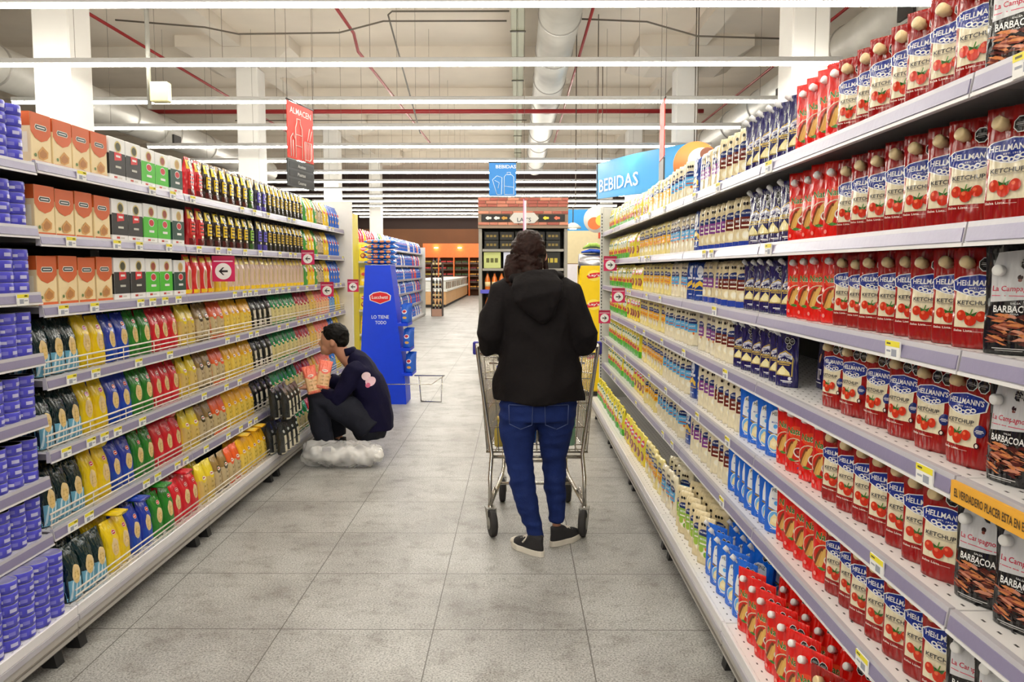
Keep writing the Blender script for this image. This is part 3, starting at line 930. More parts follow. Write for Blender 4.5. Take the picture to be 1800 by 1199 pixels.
def bay(s, y0, y1, Xf, Xb, levels, base, label, guards=(), ends=False, back=True, depth=.46, tags=2.2, top=None, dense=()):
    """one section: s=+1 on the right; shelves reach from Xf outwards; base deck front at Xb"""
    L = y1 - y0
    t = thing('gondola_shelving', label, 'shelving', (s * (Xf + .25), y0, 0), group='gondola sections')
    ox = Xf + .25
    X = lambda x: s * (x - ox)

    def bx(mb, xa, xb, ya, yb, za, zb, m, b=0):
        lo, hi = sorted((X(xa), X(xb)))
        mb.box((lo, ya, za), (hi, yb, zb), m, b)
    g = .003
    topz = top or levels[0] + .02
    if back:
        mb = MB()
        bx(mb, Xf + depth + .01, Xf + depth + .05, g, L - g, .1, topz, back_shaded_m)
        mb.build('back_panel', t)
    for yy in (g, L - .02 - g):
        mb = MB()
        bx(mb, Xf + depth - .03, Xf + depth + .009, yy, yy + .02, .02, topz, steel_w)
        mb.build('upright', t)
    for k, h in enumerate(levels):
        mb = MB()
        bx(mb, Xf + .012, Xf + depth, g, L - g, h - .004, h, deck_m)
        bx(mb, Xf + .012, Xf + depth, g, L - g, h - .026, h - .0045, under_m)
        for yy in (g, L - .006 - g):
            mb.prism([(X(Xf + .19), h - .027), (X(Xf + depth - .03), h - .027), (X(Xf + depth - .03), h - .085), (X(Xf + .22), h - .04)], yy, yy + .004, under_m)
        sh = mb.build('shelf', t)
        mb = MB()
        mb.prism([(X(Xf + .012), h + .004), (X(Xf), h + .004), (X(Xf - .006), h - .036), (X(Xf + .012), h - .038)], g, L - g, rail_m)
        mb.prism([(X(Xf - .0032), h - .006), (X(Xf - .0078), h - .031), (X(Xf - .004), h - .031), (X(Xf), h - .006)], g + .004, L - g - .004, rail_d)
        bx(mb, Xf - .008, Xf - .003, g, L - g, h - .040, h - .034, rail_w)
        rl = mb.build('price_rail', sh)
        n = int(R.gauss(tags, .7) * L / 1.27) + (3 if k in dense else 0)
        ys = sorted(R.uniform(.08, L - .08) for _ in range(max(1, n)))
        last = -1
        for q in ys:
            if q - last < .1:
                continue
            last = q
            mb = MB()
            price_tag(mb, s, X(Xf - .0068), q, h - .003)
            mb.build('price_tag', sh)
        if k in guards:
            mb = MB()
            for zz in (.018, .038, .060):
                mb.tube([(X(Xf + .008), g, h + zz), (X(Xf + .008), L - g, h + zz)], .0032 if zz < .05 else .0038, wire_w, 6)
            for q in range(int(L / .3) + 1):
                yy = min(L - .01, .01 + q * .3)
                mb.tube([(X(Xf + .008), yy, h), (X(Xf + .008), yy, h + .06)], .0022, wire_w, 6)
            mb.build('wire_guard', sh)
    # base
    mb = MB()
    bx(mb, Xb + .01, Xf + depth, g, L - g, base - .015, base, deck_m)
    bx(mb, Xb, Xb + .012, g, L - g, base - .03, base + .006, rail_w, .002)
    bx(mb, Xb - .004, Xb + .004, g, L - g, base - .05, base - .03, rail_m)
    bd = mb.build('base_deck', t)
    if 'base' in guards:
        mb = MB()
        for zz in (.018, .038, .060):
            ga, gb = (g, min(L - g, 5.31 - y0)) if y0 < 5.3 else (max(g, 5.84 - y0), L - g)
            mb.tube([(X(Xb + .008), ga, base + zz), (X(Xb + .008), gb, base + zz)], .0034, wire_w, 6)
        mb.build('wire_guard', bd)
    mb = MB()
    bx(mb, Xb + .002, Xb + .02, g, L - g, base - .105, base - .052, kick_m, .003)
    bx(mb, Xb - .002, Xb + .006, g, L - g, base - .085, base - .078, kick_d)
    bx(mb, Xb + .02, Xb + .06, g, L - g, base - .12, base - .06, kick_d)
    mb.build('kick_rail', t)
    for yy in (.06, L - .10):
        mb = MB()
        mb.prism([(X(Xb + .03), .0), (X(Xb + .05), base - .1), (X(Xb + .16), base - .1), (X(Xb + .08), 0)], yy, yy + .05, foot_m)
        mb.build('foot', t)
    return t


RL = [1.75, 1.49, 1.26, 1.03, .78, .53]
RB = .20
LL = [1.785, 1.53, 1.278, 1.017, .752, .466]
LB = .185
LA = [1.775, 1.556, 1.326, 1.11, .89, .666, .456]
ys = [.23, 1.5, 2.77, 4.04, 5.31, 6.58, 7.85]
wd = ['barbecue end', 'ketchup', 'red taco pouch and navy pouch', 'cream pouch', 'orange band pouch', 'yellow soup pouch end']
for i in range(6):
    RBAY = bay(1, ys[i], ys[i + 1], .80, .70, RL, RB, 'white gondola section holding the ' + wd[i] + ' stretch of sauces', tags=2.0)
wd = ['cracker and rice box', 'black spaghetti and golden bag', 'emerald and wine red bag', 'coral and sky blue bag end']
ysl = [2.93, 4.22, 5.51, 6.80, 8.09]
bay(-1, 1.64, 2.93, 1.68, 1.60, LA, LB, 'gondola section stacked with blue tuna cans', tags=.5, top=1.98)
for i in range(4):
    LASTBAY = bay(-1, ysl[i], ysl[i + 1], 1.68, 1.60, LL, LB, 'gondola section with wire guards, ' + wd[i] + ' stretch', guards=(3, 4, 5, 'base'), tags=4.0, top=1.98, dense=(2, 3, 4, 5))
# end frames
mb = MB()
mb.box((-2.22, 8.092, .02), (-1.60, 8.125, 2.06), paint((236, 232, 224)), .004)
mb.build('end_panel', LASTBAY, (1.93, -6.80, 0))
mb = MB()
mb.box((.80, 7.852, .02), (1.30, 7.89, 1.98), paint((206, 206, 204)), .003)
ep = mb.build('end_frame', RBAY, (-1.05, -6.58, 0))
for k in range(5):
    MB().box((.86, 7.8505, .5 + .3 * k), (1.24, 7.8518, .503 + .3 * k), paint((120, 120, 120))).build('seam', ep)
mb = MB()
mb.box((.775, 7.853, .1), (.80, 7.89, 1.98), paint((215, 215, 212)), .002)
for k in range(60):
    mb.box((.783, 7.8493, .14 + .03 * k), (.791, 7.853, .157 + .03 * k), paint((34, 34, 36)))
mb.build('slotted_post', ep)

# ---------------------------------------------------------------- filling the shelves
SHN = ['top shelf', 'second shelf down', 'third shelf down', 'fourth shelf down', 'fifth shelf down', 'sixth shelf down', 'bottom deck']


def k_cap(key):
    return KINDS[key]['cap'] is not None


def run(side, k, key, px0, px1, n, Xc=None, yaw=None, group=None):
    h = (RL + [RB] if side == 'right' else LL + [LB])[k]
    K = KINDS[key]
    if side == 'right':
        X = Xc or (.872 if k < 6 else .775)
        ya, yb = along(px1, X, h + .1), along(px0, X, h + .1)
    else:
        X = -(Xc or (1.735 if k < 6 else 1.655))
        ya, yb = px0, px1            # given directly as distances
    yb = min(yb, 7.83)
    sz = (.885 if key == 'navy' else .93) if (side == 'right' and k in (2, 3)) else 1.
    w = K['w']
    while n > 1 and (yb - ya) / n < (.086 if side == 'right' and k_cap(key) else .076):
        n -= 1
    s = (yb - ya) / n
    for i in range(n):
        y = ya + s * (i + .5)
        if yaw is None:
            ph = math.asin(min(.75, (K['t'] + .012) / s)) if s < w * 1.04 else (.26 if k_cap(key) else .12)
            ph += R.uniform(-.015, .03)
        else:
            ph = yaw
        if side == 'right' and s < w * 1.04:
            y2 = y
        else:
            y2 = y + R.uniform(-1, 1) * max(0, s - w) * .3
        put(key, X + R.uniform(0, .012) * (1 if X > 0 else -1), y2, h + .001, side, SHN[k], ph, group=group, s=sz)


RT = [
    [('bbq', 1757, 1812, 1), ('ketchup', 1492, 1757, 7), ('natura', 1412, 1492, 4), ('navy', 1320, 1412, 6), ('brown', 1275, 1320, 4), ('purple', 1236, 1275, 4), ('dark', 1222, 1234, 1), ('light', 1186, 1220, 5), ('orange', 1142, 1186, 8), ('snack', 1118, 1142, 5), ('lime', 1070, 1118, 12)],
    [('ketchup', 1742, 1812, 1), ('ketchup', 1488, 1738, 9), ('natura', 1400, 1486, 4), ('navy', 1322, 1398, 4), ('brown', 1285, 1321, 3), ('purple', 1238, 1285, 5), ('dark', 1223, 1237, 1), ('light', 1180, 1222, 6), ('orange', 1126, 1180, 10), ('snack', 1110, 1126, 3), ('lime', 1070, 1110, 9)],
    [('bbq', 1764, 1812, 1), ('ketchup', 1480, 1748, 8), ('natura', 1398, 1478, 4), ('navy', 1314, 1396, 5), ('brown', 1268, 1313, 4), ('purple', 1238, 1268, 3), ('dark', 1214, 1237, 3), ('light', 1184, 1213, 4), ('orange', 1134, 1183, 8), ('snack', 1114, 1133, 4), ('lime', 1070, 1113, 10)],
    [('bbq', 1738, 1816, 1), ('ketchup', 1452, 1736, 6), ('navy', 1298, 1392, 6), ('brownb', 1265, 1297, 3), ('purpleb', 1232, 1264, 3), ('light', 1176, 1222, 7), ('orange', 1128, 1175, 9), ('snack', 1106, 1127, 5), ('lime', 1070, 1105, 8)],
    [('bbq', 1690, 1830, 3), ('ketchup', 1466, 1688, 7), ('natura', 1376, 1462, 5), ('heinz', 1314, 1374, 5), ('brownb', 1264, 1312, 5), ('purpleb', 1238, 1263, 3), ('dark', 1218, 1237, 2), ('light', 1172, 1217, 7), ('orange', 1130, 1170, 8), ('lime', 1070, 1128, 14)],
    [('bbq', 1690, 1840, 3), ('ketchup', 1468, 1688, 7), ('natura', 1378, 1466, 5), ('heinz', 1292, 1376, 7), ('brownb', 1252, 1290, 5), ('purpleb', 1222, 1251, 4), ('dark', 1208, 1220, 1), ('light', 1163, 1206, 8), ('orange', 1138, 1162, 6), ('snack', 1118, 1137, 4), ('lime', 1070, 1117, 11)],
    [('ketchup', 1440, 1640, 7), ('natura', 1312, 1438, 7), ('heinz', 1250, 1310, 5), ('limey', 1196, 1246, 6), ('light', 1168, 1190, 3), ('orange', 1136, 1166, 5), ('snack', 1100, 1134, 7), ('lime', 1052, 1098, 13)],
]
for k, row in enumerate(RT):
    for r_ in row:
        run('right', k, *r_, group=None)
# navy pouches left at the back of the fourth shelf, turned around
for i in range(5):
    put('navy', .975, 2.64 - i * .118, RL[3] + .001, 'right', SHN[3], pi + .0, s=.885, extra=' turned back to front')
# deeper rows heaped on the bottom deck
for key, xa, ya, yb, n in (('natura', .86, 2.0, 2.62, 6), ('natura', .95, 2.0, 2.62, 5), ('heinz', .86, 2.85, 3.25, 4), ('heinz', .95, 2.85, 3.25, 4), ('ketchup', .86, 1.55, 1.95, 4), ('ketchup', .95, 1.5, 1.95, 4), ('limey', .86, 3.4, 3.95, 6), ('light', .86, 4.1, 4.5, 4)):
    s = (yb - ya) / n
    for i in range(n):
        put(key, xa, ya + s * (i + .5), RB + .004, 'right', SHN[6], math.asin(min(.8, (KINDS[key]['t'] + .013) / s)) if s < .13 else .1, extra=' standing behind front row' if xa < .9 else ' at the back', order=ya + s * i, tilt=-.10 if key in ('natura', 'heinz') else 0)

LZ = [('teal', 2.95, 3.25, 3), ('yellow', 3.25, 3.46, 2), ('blue', 3.46, 3.68, 2), ('green', 3.68, 3.90, 2), ('red', 3.90, 4.21, 3), ('yellow2', 4.23, 4.45, 2), ('clear', 4.45, 4.66, 2), ('orangep', 4.66, 4.87, 2), ('gold', 4.87, 5.38, 5),
      ('black', 5.38, 5.82, 4), ('green2', 5.82, 6.48, 6), ('crimson', 6.48, 6.90, 4), ('amber', 6.90, 7.12, 2), ('peach', 7.12, 7.62, 5), ('blue2', 7.62, 7.84, 2), ('yellow', 7.84, 8.07, 2)]
for k in (3, 4, 5, 6):
    for key, a, b, n in LZ:
        if k == 6 and 5.3 < a < 5.7:
            continue
        for i in range(n):
            s = (b - a) / n
            put(key, -(1.738 if k < 6 else 1.66) - R.uniform(0, .008), a + s * (i + .5), (LL + [LB])[k] + .001, 'left', SHN[k], 0, roll=R.uniform(-.015, .015))
            if a < 4.3 or key == 'gold':
                put(key, -(1.822 if k < 6 else 1.742), a + s * (i + .5), (LL + [LB])[k] + .001, 'left', SHN[k], 0, s=1.0, extra=' in second row')
for k, key, ya in ((5, 'yellow', 3.36), (6, 'yellow', 3.36), (5, 'red', 4.06), (6, 'red', 4.06), (5, 'gold', 5.0), (5, 'gold', 5.2), (6, 'gold', 4.98), (6, 'gold', 5.14), (6, 'gold', 5.28), (6, 'green', 3.8), (6, 'blue', 3.57), (5, 'peach', 7.3)):
    o = put(key, -(1.705 if k < 6 else 1.63), ya, (LL + [LB])[k] + (.231 if k < 6 else .2225), 'left', SHN[k], 0, tilt=-pi / 2 + .03, s=.93, extra=' lying on top', order=ya)
    o.scale.y *= .62 if k < 6 else .36
for k in (0, 1, 2):
    h = LL[k]

    def lp(key, a, b, n, yw=0):
        for i in range(n):
            s = (b - a) / n
            put(key, -1.732 - R.uniform(0, .004), a + s * (i + .5), h + .001, 'left', SHN[k], yw)
    lp('cracker', 2.96, 3.52, 4)
    lp('rblack', 3.53, 3.83, 2)
    lp('rlime', 3.83, 4.13, 2)
    lp('rforest', 4.13, 4.28 - .008, 1) if False else None
    if k < 2:
        for key, a, b, n in (('sred', 4.36, 4.60, 2), ('syel', 4.60, 5.35, 6), ('sgrn', 5.35, 5.46, 1), ('sblu', 5.52, 5.74, 2), ('sdrk', 5.74, 6.70, 9)):
            lp(key, a, b, n)
    else:
        for key, a, b, n in (('spnk', 4.30, 4.72, 4), ('scan', 4.72, 4.95, 2), ('sros', 4.95, 6.70, 17)):
            lp(key, a, b, n)
    for key, a, b, n in (('greenb', 6.72, 6.83, 1), ('yellb', 6.84, 7.05, 2), ('greenb', 7.05, 7.16, 1), ('clear', 7.16, 7.38, 2), ('yellb', 7.38, 7.6, 2), ('chip', 7.6, 8.04, 4)):
        lp(key, a, b, n)
    put('rforest', -1.722, 4.211 - .07 + .07, h + .001, 'left', SHN[k], 0) if False else None
    put('rforest', -1.732, 4.145 + .075, h + .001, 'left', SHN[k], 0)
# rows of snacks lying above the spaghetti on the top shelf
for i in range(12):
    put('orange2' if False else 'clear', -1.83, 4.9 + .15 * i, LL[0] + .001, 'left', SHN[0], 0, s=1.22, extra=' standing tall behind', order=4.9 + .15 * i)

for k, h in enumerate(LA + [LB]):
    nl = 4 if k == 0 else (6 if k == 7 else 4 if k in (2, 4, 5, 6) else 4)
    nl = {0: 5, 7: 6}.get(k, 4)
    for c in range(7):
        for l in range(nl):
            if k < 7:
                X, yy = -(1.68 + .012 + .0435), 2.87 - c * .0885
            else:
                X, yy = -(1.60 + .06), 2.86 - c * .0885
            o = put('can', X, yy, h + .001 + l * .0378, 'left', 'can', R.uniform(-.5, .5))
            PLACED.pop()
            o['label'] = 'small blue tuna can, %s of the can stacks, %s column, %s' % (['top shelf', 'second shelf', 'third shelf', 'fourth shelf', 'fifth shelf', 'sixth shelf', 'seventh shelf', 'lowest deck'][k], ORD[c], ['at the base', 'second layer up', 'third layer up', 'fourth layer up', 'fifth layer up', 'sixth layer up'][l])
            o['group'] = 'blue tuna cans in stacks'
    if k == 7:
        for c in range(6):
            for l in range(6):
                o = put('can', -(1.60 + .15), 2.86 - c * .0885, h + .001 + l * .0378, 'left', 'can', R.uniform(-.5, .5))
                PLACED.pop()
                o['label'] = 'blue tuna can on the lowest deck, behind the %s column, %s' % (ORD[c], ['at the base', 'second layer up', 'third layer up', 'fourth layer up', 'fifth layer up', 'sixth layer up'][l])
                o['group'] = 'blue tuna cans in stacks'

# shrink wrapped multipacks of black pasta bags leaning out of the bottom deck
for q, (z, dx, lb) in enumerate(((LB + .008, -.004, 'lower of two shrink wrapped blocks of black pasta bags on the bottom deck'), (LB + .240, -.03, 'upper of two shrink wrapped blocks of black pasta bags'))):
    t = thing('pasta_multipack', lb, 'multipack', (-1.60 - dx, 5.57, z), .05 * q, group='shrink wrapped pasta multipacks')
    for i in range(4):
        for j in range(2):
            o = bpy.data.objects.new('pasta_bag_inside', KINDS['black']['meshes'][i % 2])
            COL.objects.link(o)
            o.parent = t
            o.location = (-.03 + .075 * j, -.165 + .105 * i, .004)
            o.rotation_euler = (0, 0, pi / 2)
    mb = MB()
    mb.box((-.072, -.235, 0), (.09, .235, .222), mat((225, 225, 225), rough=.12, alpha=.02, bump=.61, bs=22), .03)
    mb.build('clear_wrap', t)
# pink arrow flags clipped to the price rails
pink, pinkd = card((206, 30, 92)), card((168, 24, 70))


def flag(x, y, z, w, d, label):
    t = thing('shelf_flag', label, 'shelf sign', (x, y, z), group='pink arrow shelf flags')
    h = w * 1.12
    mb = MB()
    mb.box((-w / 2, 0, -h / 2), (w / 2, .003, h / 2), pink, .001)
    mb.box((-w / 2, -.0006, h * .30), (w / 2, 0, h / 2), pinkd)
    mb.box((-w * .42, -.0012, h * .27), (w * .42, -.0006, h * .31), card((240, 220, 230)))
    mb.build('flag_panel', t)
    mb = MB()
    mb.add([(.36 * w * math.cos(k * pi / 14), -.0018, -h * .1 + .36 * w * math.sin(k * pi / 14)) for k in range(28)], [tuple(range(28))], card(WHITE))
    a = w * .2
    P = [(-a, 0), (-a * .1, a * .85), (a * .25, a * .85), (-a * .35, a * .22), (a, a * .22), (a, -a * .22), (-a * .35, -a * .22), (a * .25, -a * .85), (-a * .1, -a * .85)]
    tris = [(0, 1, 2, 3), (0, 8, 7, 6), (0, 3, 6), (3, 4, 5, 6)]
    mb.add([(d * p, -.0026, -h * .1 + r_) for p, r_ in P], tris, card((30, 26, 30)))
    mb.build('arrow_disc', t)


flag(-1.612, 4.57, 1.412, .125, 1, 'large pink flag with arrow on the rail below the black spaghetti')
flag(-1.612, 6.42, 1.50, .10, 1, 'pink arrow flag on the rail at the end of the dark spaghetti')
flag(-1.612, 7.05, 1.24, .11, 1, 'pink arrow flag hanging below the vermicelli near the shelf end')
flag(-1.55, 7.85, 1.255, .105, 1, 'pink arrow flag against the white end panel')
flag(.755, 6.83, 1.455, .108, -1, 'topmost pink arrow flag on the grey slotted end frame')
flag(.80 - .07, 6.05, 1.22, .095, -1, 'middle pink arrow flag on the yellow soup pouch rail')
flag(.74, 7.10, 1.005, .10, -1, 'lowest pink arrow flag beside the slotted post')
# yellow promotional strip
s_ = MB()
s_.box((.7855, 1.2, .992), (.7925, 1.488, 1.030), card((232, 170, 50)))
decorate(s_, [('t', 'EL VERDADERO PLACER ESTA EN EL SABOR', 0, .5, 1.86, .40, (70, 50, 20))], .28, .038, lambda x, z, off: (.7850 - off, 1.344 - x, .992 + z), L=9, finish=card)
tag(s_.build('promotional_strip'), 'yellow printed strip on the rail above the barbecue pouches', 'shelf strip')
# ---------------------------------------------------------------- hanging signs
def wtext(mb, s, c, width, height, col, off=.0015, axis='xz', flip=1):
    T, a, b = txt_cached(s, .012)
    vs, fs = [], []
    for t in T:
        i = len(vs)
        vs += [(c[0] + flip * p[0] * width / a, c[1] - off, c[2] + p[1] * height / b) for p in t]
        fs.append((i, i + 1, i + 2))
    mb.add(vs, fs, card(col))


def line(mb, pts, r, col):
    mb.tube([(x, -.004, z) for x, z in pts], r, card(col), 5)


def almacen(x, y, z, rz, w, label):
    t = thing('hanging_sign', label, 'sign', (x, y, z), rz, group='red aisle signs')
    h = .60
    mb = MB()
    mb.box((-w / 2, 0, 0), (w / 2, .01, h), card((222, 58, 44)), .001)
    wtext(mb, 'ALMACEN', (0, 0, h - .085), w * .82, .065, WHITE)
    mb.build('printed_panel', t)
    mb = MB()
    pw = (245, 225, 220)
    line(mb, [(-.13 * w / .6, .02), (-.13 * w / .6, .34), (-.1 * w / .6, .40), (-.1 * w / .6, .44), (-.02 * w / .6, .44), (-.02 * w / .6, .40), (.02 * w / .6, .34), (.02 * w / .6, .02)], .005, pw)
    line(mb, [(-.13 * w / .6, .27), (.02 * w / .6, .27)], .004, pw)
    line(mb, [(-.13 * w / .6, .15), (.02 * w / .6, .15)], .004, pw)
    line(mb, [(-.24 * w / .6, .02), (-.24 * w / .6, .22), (-.19 * w / .6, .27), (-.15 * w / .6, .22)], .005, pw)
    line(mb, [(-.19 * w / .6, .02), (-.19 * w / .6, .2)], .005, pw)
    line(mb, [(.08 * w / .6, .02), (.08 * w / .6, .22), (.24 * w / .6, .22), (.24 * w / .6, .05), (.20 * w / .6, .02), (.08 * w / .6, .02)], .006, pw)
    for k in range(4):
        line(mb, [((.08 + .04 * k) * w / .6, .02), ((.08 + .04 * k) * w / .6, .22)], .003, pw)
    line(mb, [(.15 * w / .6, .24), (.2 * w / .6, .38)], .005, pw)
    line(mb, [(.2 * w / .6, .24), (.25 * w / .6, .36)], .005, pw)
    mb.build('line_drawing', t)
    mb = MB()
    mb.box((-w / 2 - .02, -.002, -.30), (w / 2, .014, -.012), card((60, 62, 64)), .001)
    for k, (a, b) in enumerate(((-.12, .12), (-.12, .10), (-.14, .14))):
        mb.box((-w / 2 + .02, -.004, -.10 - .09 * k), (w / 2 - .03, -.002, -.035 - .09 * k), card((38, 38, 40)))
        wtext(mb, ['Aceites', 'Pastas', 'Conservas'][k], ((a + b) / 2, -.003, -.068 - .09 * k), .2, .035, (205, 205, 205))
    mb.build('category_panel', t)
    mb = MB()
    mb.tube([(-w / 2 - .02, 0, h + .01), (w / 2 + .01, 0, h + .01)], .008, paint((60, 60, 60)), 8)
    for xx in (-w / 2, w / 2):
        mb.tube([(xx, 0, h), (xx, 0, CEIL - z)], .003, wire_m, 5)
    mb.build('hanger', t)


almacen(-2.39, 9.33, 2.60, math.radians(80), .66, 'red hanging aisle sign over the spaghetti shelves, seen almost face on')
almacen(1.57, 9.2, 2.60, math.radians(86), .48, 'red hanging aisle sign over the soup shelves, seen edge on')
t = thing('hanging_sign', 'small blue hanging drinks sign above the brick booth', 'sign', (-.27, 15.0, 2.70))
mb = MB()
mb.box((-.24, 0, 0), (.24, .01, .59), card((40, 128, 205)), .001)
wtext(mb, 'BEBIDAS', (.06, 0, .52), .36, .06, WHITE)
mb.build('printed_panel', t)
mb = MB()
pw = (225, 238, 250)
line(mb, [(.03, .03), (.03, .34), (.06, .38), (.16, .38), (.2, .34), (.2, .03), (.03, .03)], .006, pw)
line(mb, [(.08, .38), (.08, .42), (.14, .42), (.14, .38)], .006, pw)
line(mb, [(.03, .18), (.2, .16)], .004, pw)
line(mb, [(-.1, .03), (-.18, .29), (-.10, .36), (-.01, .33), (-.02, .03), (-.1, .03)], .006, pw)
line(mb, [(-.14, .28), (-.06, .24), (-.08, .14)], .005, pw)
mb.build('line_drawing', t)
mb = MB()
mb.tube([(-.25, 0, .6), (.27, 0, .6)], .012, paint((50, 50, 50)), 8)
mb.tube([(.25, 0, .6), (.25, 0, 3.23)], .004, wire_m, 5)
mb.tube([(.1, .01, -.02), (.25, .01, -.02)], .012, paint((50, 50, 50)), 8)
mb.build('hanger', t)

# big drinks fascia on the right
a, b = Vector((1.88, 20.2, 0)), Vector((3.55, 16.6, 0))
d = (b - a).normalized()
t = thing('drinks_fascia', 'large sky blue drinks fascia board with white lettering behind the soup pouches', 'sign', (a.x, a.y, 0), math.atan2(d.y, d.x))
L_ = (b - a).length
mb = MB()
N_ = 16
sk = mat((70, 168, 232), rough=.5, var=.10, vs=.8)
vs = []
for i in range(N_ + 1):
    x = L_ * i / N_
    y = -.18 * math.sin(pi * i / N_)
    for yy in (0, .06):
        vs += [(x, y + yy, 3.08 - .10 * i / N_), (x, y + yy, 3.90)]
fs = []
for i in range(N_):
    q, r_ = i * 4, (i + 1) * 4
    fs += [(q, r_, r_ + 1, q + 1), (q + 2, q + 3, r_ + 3, r_ + 2), (q + 1, r_ + 1, r_ + 3, q + 3), (q, q + 2, r_ + 2, r_)]
fs += [(0, 1, 3, 2), (N_ * 4, N_ * 4 + 2, N_ * 4 + 3, N_ * 4 + 1)]
mb.add(vs, fs, sk)
mb.build('board', t)
mb = MB()
T, wa, wb = txt_cached('BEBIDAS', .012)
vs, fs = [], []
for tr_ in T:
    i = len(vs)
    for p in tr_:
        x = .22 + (p[0] / wa + .5) * 1.9
        vs.append((x, -.18 * math.sin(pi * x / L_) - .02, 3.36 + p[1] * .30 / wb))
    fs.append((i, i + 1, i + 2))
mb.add(vs, fs, card((235, 245, 250)))
mb.build('lettering', t)
for sx in (.2, L_ - .2):
    mb = MB()
    mb.tube([(sx, .03, 3.9), (sx, .03, CEIL)], .01, wire_m, 6)
    mb.build('hanging_rod', t)


def disc(label, x, y, z, r, cols):
    t = thing('round_fascia', label, 'sign', (x, y, z), group='round photo fascias')
    mb = MB()
    mb.tube([(0, 0, 0), (0, .05, 0)], r, card(cols[0]), 40)
    mb.build('disc', t)
    mb = MB()
    # glass of drink: crescent patches
    for (cx, cz, rr, c) in cols[1]:
        mb.add([(cx + rr * math.cos(k * pi / 12), -.004 - .002 * len(mb.v) / 100, cz + rr * .9 * math.sin(k * pi / 12)) for k in range(24)], [tuple(range(24))], card(c))
    mb.build('printed_picture', t)
    mb = MB()
    mb.tube([(0, .03, r), (0, .03, CEIL - z)], .01, wire_m, 6)
    mb.build('hanging_rod', t)


disc('round amber drink picture beside the large blue fascia', 3.42, 16.2, 3.40, .44, [(196, 120, 60), [(.10, .08, .27, (240, 226, 210)), (.20, .2, .14, (120, 70, 50)), (-.06, -.12, .16, (225, 170, 120))]])
disc('small round fruit picture above the yellow crisps tower', 1.62, 17.2, 2.42, .27, [(236, 232, 226), [(-.05, -.08, .14, (236, 120, 60)), (.10, -.02, .13, (240, 215, 90)), (-.08, .12, .08, (250, 250, 245))]])

# ---------------------------------------------------------------- brick topped booth in the middle
def bottle_mesh(body, capc, h=.27, r=.040):
    mb = MB()
    mb.lathe([(r * .92, 0), (r, .012), (r, h * .55), (r * .8, h * .68), (r * .36, h * .82), (r * .34, h * .92)], mat(body, rough=.15, coat=.3, var=.05), 16)
    mb.lathe([(r * 1.01, h * .2), (r * 1.01, h * .45)], card((236, 214, 160)), 16)
    mb.lathe([(r * .38, h * .9), (r * .38, h), (r * .2, h)], card(capc), 12)
    return mb.mesh('bottle')


BX0, BX1, BY = -.545, .70, 12.2
t = thing('promotional_booth', 'tall grey booth with brick patterned canopy and beer shelves facing the aisle', 'display stand', ((BX0 + BX1) / 2, BY, 0))
cx = (BX0 + BX1) / 2
W2 = (BX1 - BX0) / 2
grey = paint((150, 146, 138))
for s in (-1, 1):
    mb = MB()
    mb.box((s * W2 - .025, 0, 0), (s * W2 + .025, .6, 2.0), grey, .004)
    mb.build('side_post', t)
mb = MB()
mb.box((-W2, .58, 0), (W2, .6, 2.0), paint((60, 58, 56)))
mb.build('back_panel', t)
mb = MB()
brickm = [card(c) for c in ((196, 122, 100), (176, 96, 80), (210, 140, 112), (164, 84, 70))]
mb.box((-W2 - .03, -.03, 2.0), (W2 + .03, .6, 2.44), card((150, 128, 108)))
q = random.Random(3)
for (z0, rows) in ((2.305, 3), (2.205, 1), (2.045, 1)):
    for r_ in range(rows):
        x = -W2 - .03 + (r_ % 2) * -.06
        while x < W2:
            w = q.uniform(.12, .18)
            mb.box((max(-W2 - .03, x + .004), -.042, z0 + r_ * .045), (min(W2 + .03, x + w - .004), -.03, z0 + r_ * .045 + .04), q.choice(brickm), .003)
            x += w
mb.build('brick_canopy', t)
mb = MB()
mb.box((-W2 + .02, -.048, 2.095), (-.19, -.042, 2.195), card((28, 24, 22)))
mb.build('logo_strip', t)
mb = MB()
mb.box((.22, -.048, 2.095), (W2 - .02, -.042, 2.195), card((28, 24, 22)))
mb.build('logo_strip', t)
for k, (x, c) in enumerate(((-.50, (230, 225, 220)), (-.38, (235, 230, 225)), (-.27, (200, 150, 60)), (.33, (235, 215, 60)), (.49, (235, 120, 90)))):
    mb = MB()
    mb.add([(x + .045 * math.cos(j * pi / 5) , -.0485, 2.145 + (.028 if j % 2 else .016) * math.sin(j * pi / 5)) for j in range(10)], [tuple(range(10))], card(c))
    mb.build('printed_logo', t)
mb = MB()
hexp = [(-.20, 2.14), (-.13, 2.22), (.16, 2.22), (.23, 2.14), (.16, 2.07), (-.13, 2.07)]
mb.prism(hexp, -.056, -.048, card((214, 212, 206)))
wtext(mb, "LAY'S", (.015, -.056, 2.12), .2, .06, (50, 60, 70))
mb.build('name_plate', t)
for z in (.35, .75, 1.10, 1.42, 1.70):
    mb = MB()
    mb.box((-W2 + .03, 0, z - .035), (W2 - .03, .57, z), grey)
    if z == 1.10:
        mb.box((-W2 + .0, -.03, z - .045), (W2 - .0, -.001, z + .01), card((90, 90, 200)))
    mb.build('booth_shelf', t)


def crate(mbcol, w, h, dcol, name, label, cat, x, y, z, grp, art=True):
    t = thing(name, label, cat, (x, y, z), group=grp)
    mb = MB()
    mb.box((-w / 2, 0, 0), (w / 2, .3, h), card(mbcol), .006)
    mb.build('carton', t)
    if art:
        mb = MB()
        for j in range(3):
            mb.box((-w * .35 + j * w * .25, -.002, h * .35), (-w * .35 + j * w * .25 + w * .18, 0, h * .62), card(dcol))
        mb.build('print', t)


